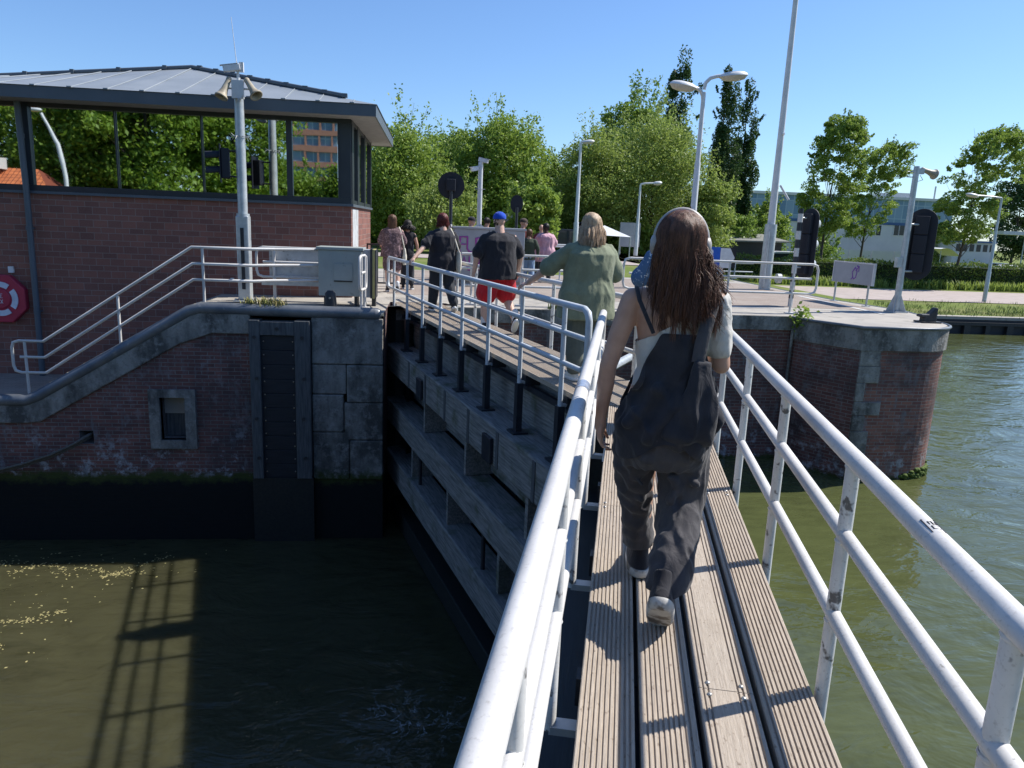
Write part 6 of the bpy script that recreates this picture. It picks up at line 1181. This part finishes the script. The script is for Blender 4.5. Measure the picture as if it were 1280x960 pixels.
pR, T = person('heavy man in a bright blue cap, black t-shirt and red shorts walking along the gate', L2(10.5, 3.84), -15, 1.765, 1.27, 'skin_fair', arms=dict(L=((-.33, -.02, 1.11), (-.35, .06, .86)), R=((.33, -.02, 1.11), (.34, .07, .86))), legs=dict(L=((-.17, .04, .48), (-.19, .02, .09)), R=((.15, .02, .50), (.19, -.26, .20))), shirt='c_black', sleeve=.62, hem=.78, loose=.07, bottom='c_red', short=.78, leg_r=(.125, .1, .08), shoes=('ink', 'plastic_white'), hair=('h_black', 60, 1.55, dict(front=70, zs=.02)), cap='c_blue', belly=.03, pitch=(0, 48))
pT, T = person('woman with dark red bobbed hair in a black t-shirt, holding the rail behind her', L2(13.05, 3.70), -15, 1.74, 1.16, 'skin_fair', arms=dict(L=((-.36, -.12, 1.15), (-.58, -.28, .955), (-.7, -.3, -.5)), R=((.27, .0, 1.12), (.25, .16, .98))), legs=dict(L=((-.12, .06, .48), (-.14, .10, .09)), R=((.13, .0, .49), (.16, -.24, .13))), shirt='c_black', sleeve=.6, hem=.74, loose=.07, bottom='c_black2', leg_r=(.11, .085, .07), hair=('h_red', 300, 1.50, dict(front=55, zs=.02, narrow=.9, r=.005)), pitch=(0, 30))
def tote(label, O, az, sh, hang, w_, h_):
    F = frame(az, O); q = MB(F); x, y, z = hang; q.loft([((x, y, z-h_), .035, w_/2, 3), ((x, y, z-h_*.5), .05, w_/2, 3), ((x, y, z), .02, w_/2*.9, 3)], 20); e = fuse(q, .012, 2, disp=fold(.01, 8, 8, 3)); e.transform(Matrix.Translation(-Vector(F@Vector(hang)))); o = piece('tote_bag', e, 'c_tote', None); o.location = F@Vector(hang)
    q = MB(); P = [F@Vector(p_)-o.location for p_ in ((x, y-w_*.3, z-.02), (sh[0], sh[1]-.07, sh[2]-.08), (sh[0]-.03, sh[1], sh[2]), (sh[0], sh[1]+.07, sh[2]-.08), (x, y+w_*.3, z-.02))]; q.tube(P, .014, 8); piece('strap', q.mesh('strap'), 'c_tote', o); return tag(o, label, 'tote bag')
tote('cream canvas tote bag on the shoulder of the woman with dark red hair', L2(13.05, 3.70), -15, (.17, -.01, 1.475), (.27, -.07, 1.08), .30, .36)
pL, T = person('woman with very long brown hair, patterned shirt and dark shorts stepping off the gate', (-.93, 17.1, 0), -5, 1.70, 1.08, 'skin_fair', shirt='c_print', sleeve=.7, hem=.80, loose=.08, bottom='c_print', short=.75, hair=('h_brown', 360, 1.14, dict(front=50, zs=.05, narrow=.9, r=.005, back=.05)), arms=dict(L=((-.25, .02, 1.13), (-.22, .2, 1.05)), R=((.25, .02, 1.13), (.2, .2, 1.0))))
tote('white tote bag carried by the long haired woman in the patterned shirt', (-.93, 17.1, 0), -5, (.18, -.01, 1.43), (.27, -.02, .98), .28, .36)
person('slim person with short curly black hair and bare shoulders beside the long haired woman', (-.62, 17.9, 0), 0, 1.60, .85, 'skin', shirt='c_black', sleeve=.05, hem=.85, bottom='c_black2', hair=('h_black', 420, 1.50, dict(front=40, zs=.02, narrow=1.25, r=.007, wave=.03, spread=.5)))
person('man in a black cap facing right behind the graffiti cabinet', (1.02, 21.3, 0), 80, 1.76, 1.0, 'skin', shirt='c_white', bottom='c_jeans', cap='c_black', vox=.014)
person('person with dark hair mostly hidden behind the blue cap', (1.50, 21.9, 0), 30, 1.76, 1.0, 'skin', shirt='c_jeans', bottom='c_black2', hair=('h_black', 60, 1.55), vox=.014)
person('man in a brown cap facing right at the end of the graffiti cabinet', (2.45, 21.0, 0), 75, 1.77, 1.0, 'skin', shirt='c_maroon', bottom='c_black2', cap='c_brown', vox=.014)
person('short person in a dark green jacket and light blue jeans right of the cabinet', (2.56, 20.4, 0), 10, 1.49, 1.1, 'skin', shirt='c_green_d', sleeve=1.5, hem=.78, bottom='c_jeans', leg_r=(.11, .09, .075), hair=('h_brown', 120, 1.42, dict(front=60)), vox=.014)
person('person in a loose pale pink shirt with short black hair seen from behind', (3.16, 21.4, 0), 0, 1.66, 1.15, 'skin_dark', shirt='c_pink', sleeve=.7, hem=.62, loose=.14, bottom='c_black2', hair=('h_black', 120, 1.55, dict(front=60)), arms=dict(L=((-.27, .02, 1.12), (-.3, .06, .86)), R=((.27, .04, 1.16), (.16, .22, 1.2))), vox=.014)
person('bald man in dark red standing beyond the pink shirted person', (3.25, 23.0, 0), 20, 1.63, 1.0, 'skin', shirt='c_maroon', bottom='c_black2', vox=.014)
Pf = at(849, 300, Y=5.9)
person('person in a blue floral shirt almost hidden behind the woman with headphones', (Pf[0], 5.9, 0), 10, 1.76, 1.1, 'skin_fair', shirt='c_floral', sleeve=.85, hem=.80, loose=.05, bottom='c_green_d', hair=('h_brown', 160, 1.52, dict(front=55)), arms=dict(L=((-.27, .03, 1.19), (-.14, .24, 1.27)), R=((.26, .05, 1.18), (.1, .25, 1.27))))
# --- the woman in front: built finer ------------------------------------------------
MAT['c_dung'] = CL('washed charcoal cotton', (.020, .021, .027), (.034, .034, .040), bs=700); MAT['c_dung_tr'] = CL('sunlit charcoal cotton trousers', (.072, .068, .072), (.045, .043, .047), bs=700); MAT['c_top'] = CL('off white ribbed top', (.56, .54, .50), (.50, .48, .44)); MAT['sole_w'] = M('scuffed white rubber sole', (.52, .51, .48), (.36, .35, .33), .6, 14, speck=(11, (.14, .12, .10), .55, .62)); MAT['c_strap'] = CL('dark grey strap', (.07, .07, .078)); MAT['phones'] = M('warm grey headphone plastic', (.42, .39, .36), None, .4); MAT['phone_pad'] = M('pale ear cushion', (.55, .54, .53), None, .6)  # trousers a lighter copy of the bib cloth, sunlight put into the colour
WO = (.96, 2.95, 0); WA = 14.4
q = MB()
q.loft([((.015, 0, .82), .165, .12), ((.015, 0, .92), .16, .118), ((.02, .005, 1.04), .128, .10), ((.02, 0, 1.16), .14, .105), ((.02, -.008, 1.27), .160, .10), ((.02, -.012, 1.335), .150, .075), ((.02, -.012, 1.375), .085, .055)], 36)
q.cap((.02, -.014, 1.36), .050, (.022, .004, 1.47), .047); TH = head(q, (.022, .012, 1.555), -4, 1.0, 6)
shL, shR = Vector((-.150, -.012, 1.318)), Vector((.178, -.012, 1.325)); eL, wL = Vector((-.232, -.035, 1.045)), Vector((-.250, .02, .795)); eR, wR = Vector((.225, .0, 1.07)), Vector((.175, .21, 1.11))
q.cap(Vector((-.11, -.012, 1.325)), .050, shL, .049); q.cap(Vector((.14, -.012, 1.33)), .050, shR, .049)
q.cap(shL, .050, shL.lerp(eL, .5)+Vector((-.004, -.004, 0)), .043); q.cap(shL.lerp(eL, .5)+Vector((-.004, -.004, 0)), .043, eL, .036); q.cap(eL, .036, eL.lerp(wL, .35), .036); q.cap(eL.lerp(wL, .35), .036, wL, .0235)
q.cap(shR, .050, eR, .037); q.cap(eR, .037, wR, .025)
hand(q, wL+Vector((0, 0, -.01)), (.04, .10, -1), (1, .1, 0), -1, .98, 30, spread=1); hand(q, wR, (-.4, .8, .3), (-.6, -.3, -.4), 1, .98, 45)
HF, KF, AF = Vector((-.065, 0, .86)), Vector((-.05, .15, .48)), Vector((-.03, .275, .095)); HB, KB, AB = Vector((.10, 0, .86)), Vector((.095, .06, .47)), Vector((.045, -.285, .215))
for a, k, b in ((HF, KF, AF), (HB, KB, AB)): q.cap(a, .085, k, .055); q.cap(k, .055, k.lerp(b, .35)+Vector((0, -.012, 0)), .052); q.cap(k.lerp(b, .35)+Vector((0, -.012, 0)), .052, b, .035)
q.cap(AF, .034, AF+Vector((0, .06, -.04)), .03); q.cap(AB, .034, AB+Vector((0, .03, -.08)), .03)
me = fuse(q, .0058, 5, name='person'); W_ = piece('person', me, 'skin', None); W_.location = WO; W_.rotation_euler = (0, 0, -R(WA)); tag(W_, 'woman in charcoal dungarees and headphones walking away on the plank walkway', 'person', 'people on the lock'); eyes(TH, W_)
q = MB(); q.ell(TH(-.0, 0, 0), (.001, .001, .001)) 
nl = MB()
mo = MB(); mo.ell((.005, -.113, 1.262), (.003, .002, .003), 8, 6); piece('mole', mo.mesh('mole'), 'h_brown', W_)
# off-white one-shoulder top
q = MB(); q.loft([((.015, 0, .94), .150, .116), ((.02, .005, 1.04), .136, .108), ((.02, 0, 1.16), .149, .114), ((.02, -.008, 1.27), .170, .109), ((.02, -.012, 1.335), .160, .084), ((.02, -.012, 1.385), .10, .064)], 36)
q.cap(Vector((.13, -.012, 1.33)), .058, shR, .060); q.cap(shR, .060, shR.lerp(eR, .72), .056); q.cap(shL, .052, shL.lerp(eL, .3), .05)
def clip_top(p): return p.z > 1.150+.62*(p.x+.134) or (p.x < -.05 and p.z > 1.19) or (p.z > 1.372 and p.x < .12)
me = fuse(q, .0055, 4, disp=fold(.005, 11, 14, 4, True, 1, 1.0), clip=clip_top, name='top'); piece('top', me, 'c_top', W_)
# dungarees: bib and seat
q = MB(); q.loft([((.02, 0, .60), .165, .13, 2.4), ((.015, -.01, .68), .186, .150, 2.4), ((.015, -.012, .80), .197, .165, 2.3), ((.02, -.01, .92), .185, .152, 2.2), ((.022, -.004, 1.02), .172, .135, 2.2), ((.024, -.004, 1.12), .160, .126, 2.2), ((.024, -.004, 1.20), .145, .12, 2.2), ((.024, -.004, 1.26), .14, .115, 2.2)], 44)
q.cap((.16, -.06, 1.12), .03, (.20, -.05, .80), .05); q.cap((-.02, -.13, .98), .03, (.12, -.13, .74), .05)
for a_, b_, r0_, r1_ in (((.13, -.118, 1.14), (-.13, -.150, .84), .014, .030), ((.125, -.122, 1.10), (-.05, -.172, .78), .014, .032), ((.135, -.12, 1.06), (.04, -.178, .74), .013, .030), ((.15, -.115, 1.08), (.13, -.165, .74), .014, .032), ((.17, -.10, 1.08), (.19, -.10, .76), .016, .034), ((-.10, -.09, 1.08), (-.15, -.10, .78), .014, .030), ((-.06, -.115, 1.16), (-.12, -.14, .98), .010, .018)):
    a_ = Vector(a_)+Vector((0, .006, 0)); b_ = Vector(b_)+Vector((0, .016, 0)); m_ = (a_+b_)*.5+Vector((-.012, -.006, -.03)); q.cap(a_, r0_, m_, (r0_+r1_)/2); q.cap(m_, (r0_+r1_)/2, b_, r1_)
def clip_bib(p):
    t = max(0, abs(p.x-.03)-.065) if p.x < .03 else max(0, abs(p.x-.03)-.09); return p.z > 1.205-2.3*t or p.z < .715+.05*math.sin(p.x*17+1)
me = fuse(q, .006, 11, disp=(lambda f1, f2: (lambda p: f1(p)+f2(p)))(fold(.019, 8, 8, 1.5, True, 1, .6), (lambda p, f=fold(1, 3, 3, 6, False): .013*math.sin((p[0]*.9-p[2]*.75)*48+f(p)*6)*(.4+.6*max(0, min(1, (p[0]+.12)*6)))*max(0, min(1, (1.1-p[2])*5))*max(0, min(1, (p[2]-.72)*8)) if p[1] < 0 else 0)), clip=clip_bib, name='dungaree_bib'); piece('dungaree_bib', me, 'c_dung', W_)
q = MB()
def fabric_leg(P, rs_):
    for i in range(len(P)-1): q.cap(P[i], rs_[i], P[i+1], rs_[i+1], 20)
q.loft([((.015, 0, .63), .16, .12, 2.4), ((.015, -.005, .69), .183, .148, 2.4), ((.015, -.01, .78), .188, .155, 2.3)], 40)
fabric_leg([(-.09, 0, .74), (-.095, .05, .60), (-.082, .13, .46), (-.055, .19, .32), (-.042, .235, .17)], [.10, .086, .074, .068, .066]); fabric_leg([(.10, 0, .74), (.112, .02, .60), (.114, .015, .46), (.104, -.08, .37), (.082, -.19, .28), (.068, -.255, .20), (.062, -.275, .15)], [.112, .104, .096, .092, .088, .084, .082])
for a_, b_, r_ in (((.16, -.06, .62), (.06, -.085, .50), .022), ((.17, -.04, .52), (.05, -.10, .43), .022), ((.06, -.09, .60), (.19, -.04, .42), .018), ((.15, -.10, .40), (.03, -.13, .36), .020), ((.14, -.19, .33), (.04, -.20, .28), .020), ((.02, -.03, .64), (.16, -.09, .58), .018), ((-.15, .02, .60), (-.06, -.03, .54), .016), ((-.14, .06, .50), (-.05, .05, .44), .016), ((-.10, .12, .38), (-.02, .15, .33), .016), ((-.02, .02, .62), (-.13, -.03, .68), .018)):
    q.cap(a_, r_, b_, r_*.8)
def clip_leg(p):
    if p.x < .03 and p.y > .10: return p.z < .145
    return p.z < .195+.10*(p.y+.27)+.006*math.sin(p.x*60)
me = fuse(q, .0065, 5, disp=(lambda f1, f2: (lambda p: f1(p)+f2(p)))(fold(.012, 9, 6, 2.5, True, 1.3, .5), (lambda p, f=fold(1, 4, 4, 9, False): .0055*math.sin((p[2]*1.0+p[0]*.55*(1 if p[0] < .02 else -1))*78+f(p)*7)*max(0, f((p[0]+3, p[1], p[2]))+.35))), clip=clip_leg, name='dungaree_trousers'); piece('dungaree_trousers', me, 'c_dung_tr', W_)
q = MB(); q.tube([(-.062, -.118, 1.20), (-.09, -.117, 1.255), (-.125, -.095, 1.325), (-.138, -.045, 1.368), (-.14, .0, 1.372), (-.13, .06, 1.34), (-.10, .11, 1.22)], .0085, 8, flat=((0, .8, .6), .5)); piece('thin_strap', q.mesh('thin_strap'), 'c_dung', W_)
q = MB(); P = [(.118, -.135, 1.10), (.125, -.134, 1.18), (.142, -.118, 1.26), (.160, -.085, 1.335), (.165, -.03, 1.394), (.163, .03, 1.388), (.15, .09, 1.30), (.12, .12, 1.20)]; vs = []
for x, y, z in P: vs += [(x-.026, y, z-.002), (x+.026, y+.003, z-.006)]
vs2 = [(x, y-.006, z+.003) for x, y, z in vs]; n_ = len(vs); q.add(vs+vs2, [(2*i, 2*i+1, 2*i+3, 2*i+2) for i in range(7)]+[(n_+2*i, n_+2*i+2, n_+2*i+3, n_+2*i+1) for i in range(7)]+[(2*i, 2*i+2, n_+2*i+2, n_+2*i) for i in range(7)]+[(2*i+1, n_+2*i+1, n_+2*i+3, 2*i+3) for i in range(7)], smooth=True); piece('wide_strap', q.mesh('wide_strap'), 'c_strap', W_)
# slung black cloth bag lying over the right hip
q = MB(); q.loft([((.10, -.135, .74), .06, .03), ((.105, -.158, .80), .105, .045), ((.12, -.165, .90), .095, .042), ((.135, -.158, 1.0), .06, .032), ((.14, -.14, 1.10), .03, .018)], 24); me = fuse(q, .007, 4, disp=fold(.018, 10, 10, 12, True, 1, .5)); bg_ = piece('shoulder_bag', me, 'c_dung', None); bg_.location = WO; bg_.rotation_euler = (0, 0, -R(WA)); tag(bg_, 'soft charcoal cloth bag slung over the back of the woman in dungarees', 'bag')
# pocket and stitching
q = MB(); q.tube([(.115, -.168, .70), (.118, -.178, .80), (.19, -.12, .80)], .0016, 4); piece('pocket_seam', q.mesh('pocket_seam'), 'c_strap', W_)
shoe(W_, AF+Vector((0, 0, .018)), -4, 2, 'c_black', 'sole_w', 1.15); shoe(W_, AB+Vector((0, .0, -.01)), 6, 42, 'c_black', 'sole_w', 1.15)
for a, k in ((AF, KF), (AB, KB)): q = MB(); q.cap(a.lerp(k, .28), .040, a, .037); piece('sock', q.mesh('sock'), 'c_black', W_)
strand_hair('hair', 'h_main', W_, TH(0, -.010, .016), (.094, .108, .104), 8000, 1.285, 5, r=.00125, front=44, wave=.030, drift=(.05, -.02), back=.035, spread=.07, seg=15, zs=.052, narrow=.95, clump=26, vox=.007)
# headphones
hp = bpy.data.objects.new('headphones', None); C.objects.link(hp); hp.location = WO; hp.rotation_euler = (0, 0, -R(WA)); WM[hp.name] = frame(WA, WO); tag(hp, 'beige over-ear headphones on the reddish brown hair', 'headphones')
q = MB(); c = TH(0, 0, .0); P = [(c.x+.103*math.cos(R(a)), c.y-.005, c.z+.128*math.sin(R(a))) for a in range(0, 181, 10)]; q.tube(P, .011, 10, flat=((0, 1, 0), 1.3)); piece('headband', q.mesh('headband'), 'phones', hp)
for sg in (-1, 1):
    q = MB(); q.lathe([(.02, .0), (.036, .006), (.040, .018), (.040, .034), (.034, .040)], (c.x+sg*.120, c.y-.004, c.z-.012), 22, (-sg, 0, 0)); cu = piece('ear_cup', q.mesh('ear_cup'), 'phones', hp); q = MB(); q.lathe([(.036, 0), (.042, .008), (.036, .018)], (c.x+sg*.092, c.y-.004, c.z-.012), 22, (-sg, 0, 0)); piece('ear_cushion', q.mesh('ear_cushion'), 'phone_pad', cu)
# cigarette between the fingers
q = MB(); F = frame(WA, WO); a = F@Vector((-.222, -.0, .69)); b = F@Vector((-.228, -.012, .62)); q.tube([a-a, b-a], .004, 8); ci = piece('cigarette', q.mesh('cigarette'), 'plastic_white', None); ci.location = a; tag(ci, 'white cigarette held low in the left hand of the woman in dungarees', 'cigarette')
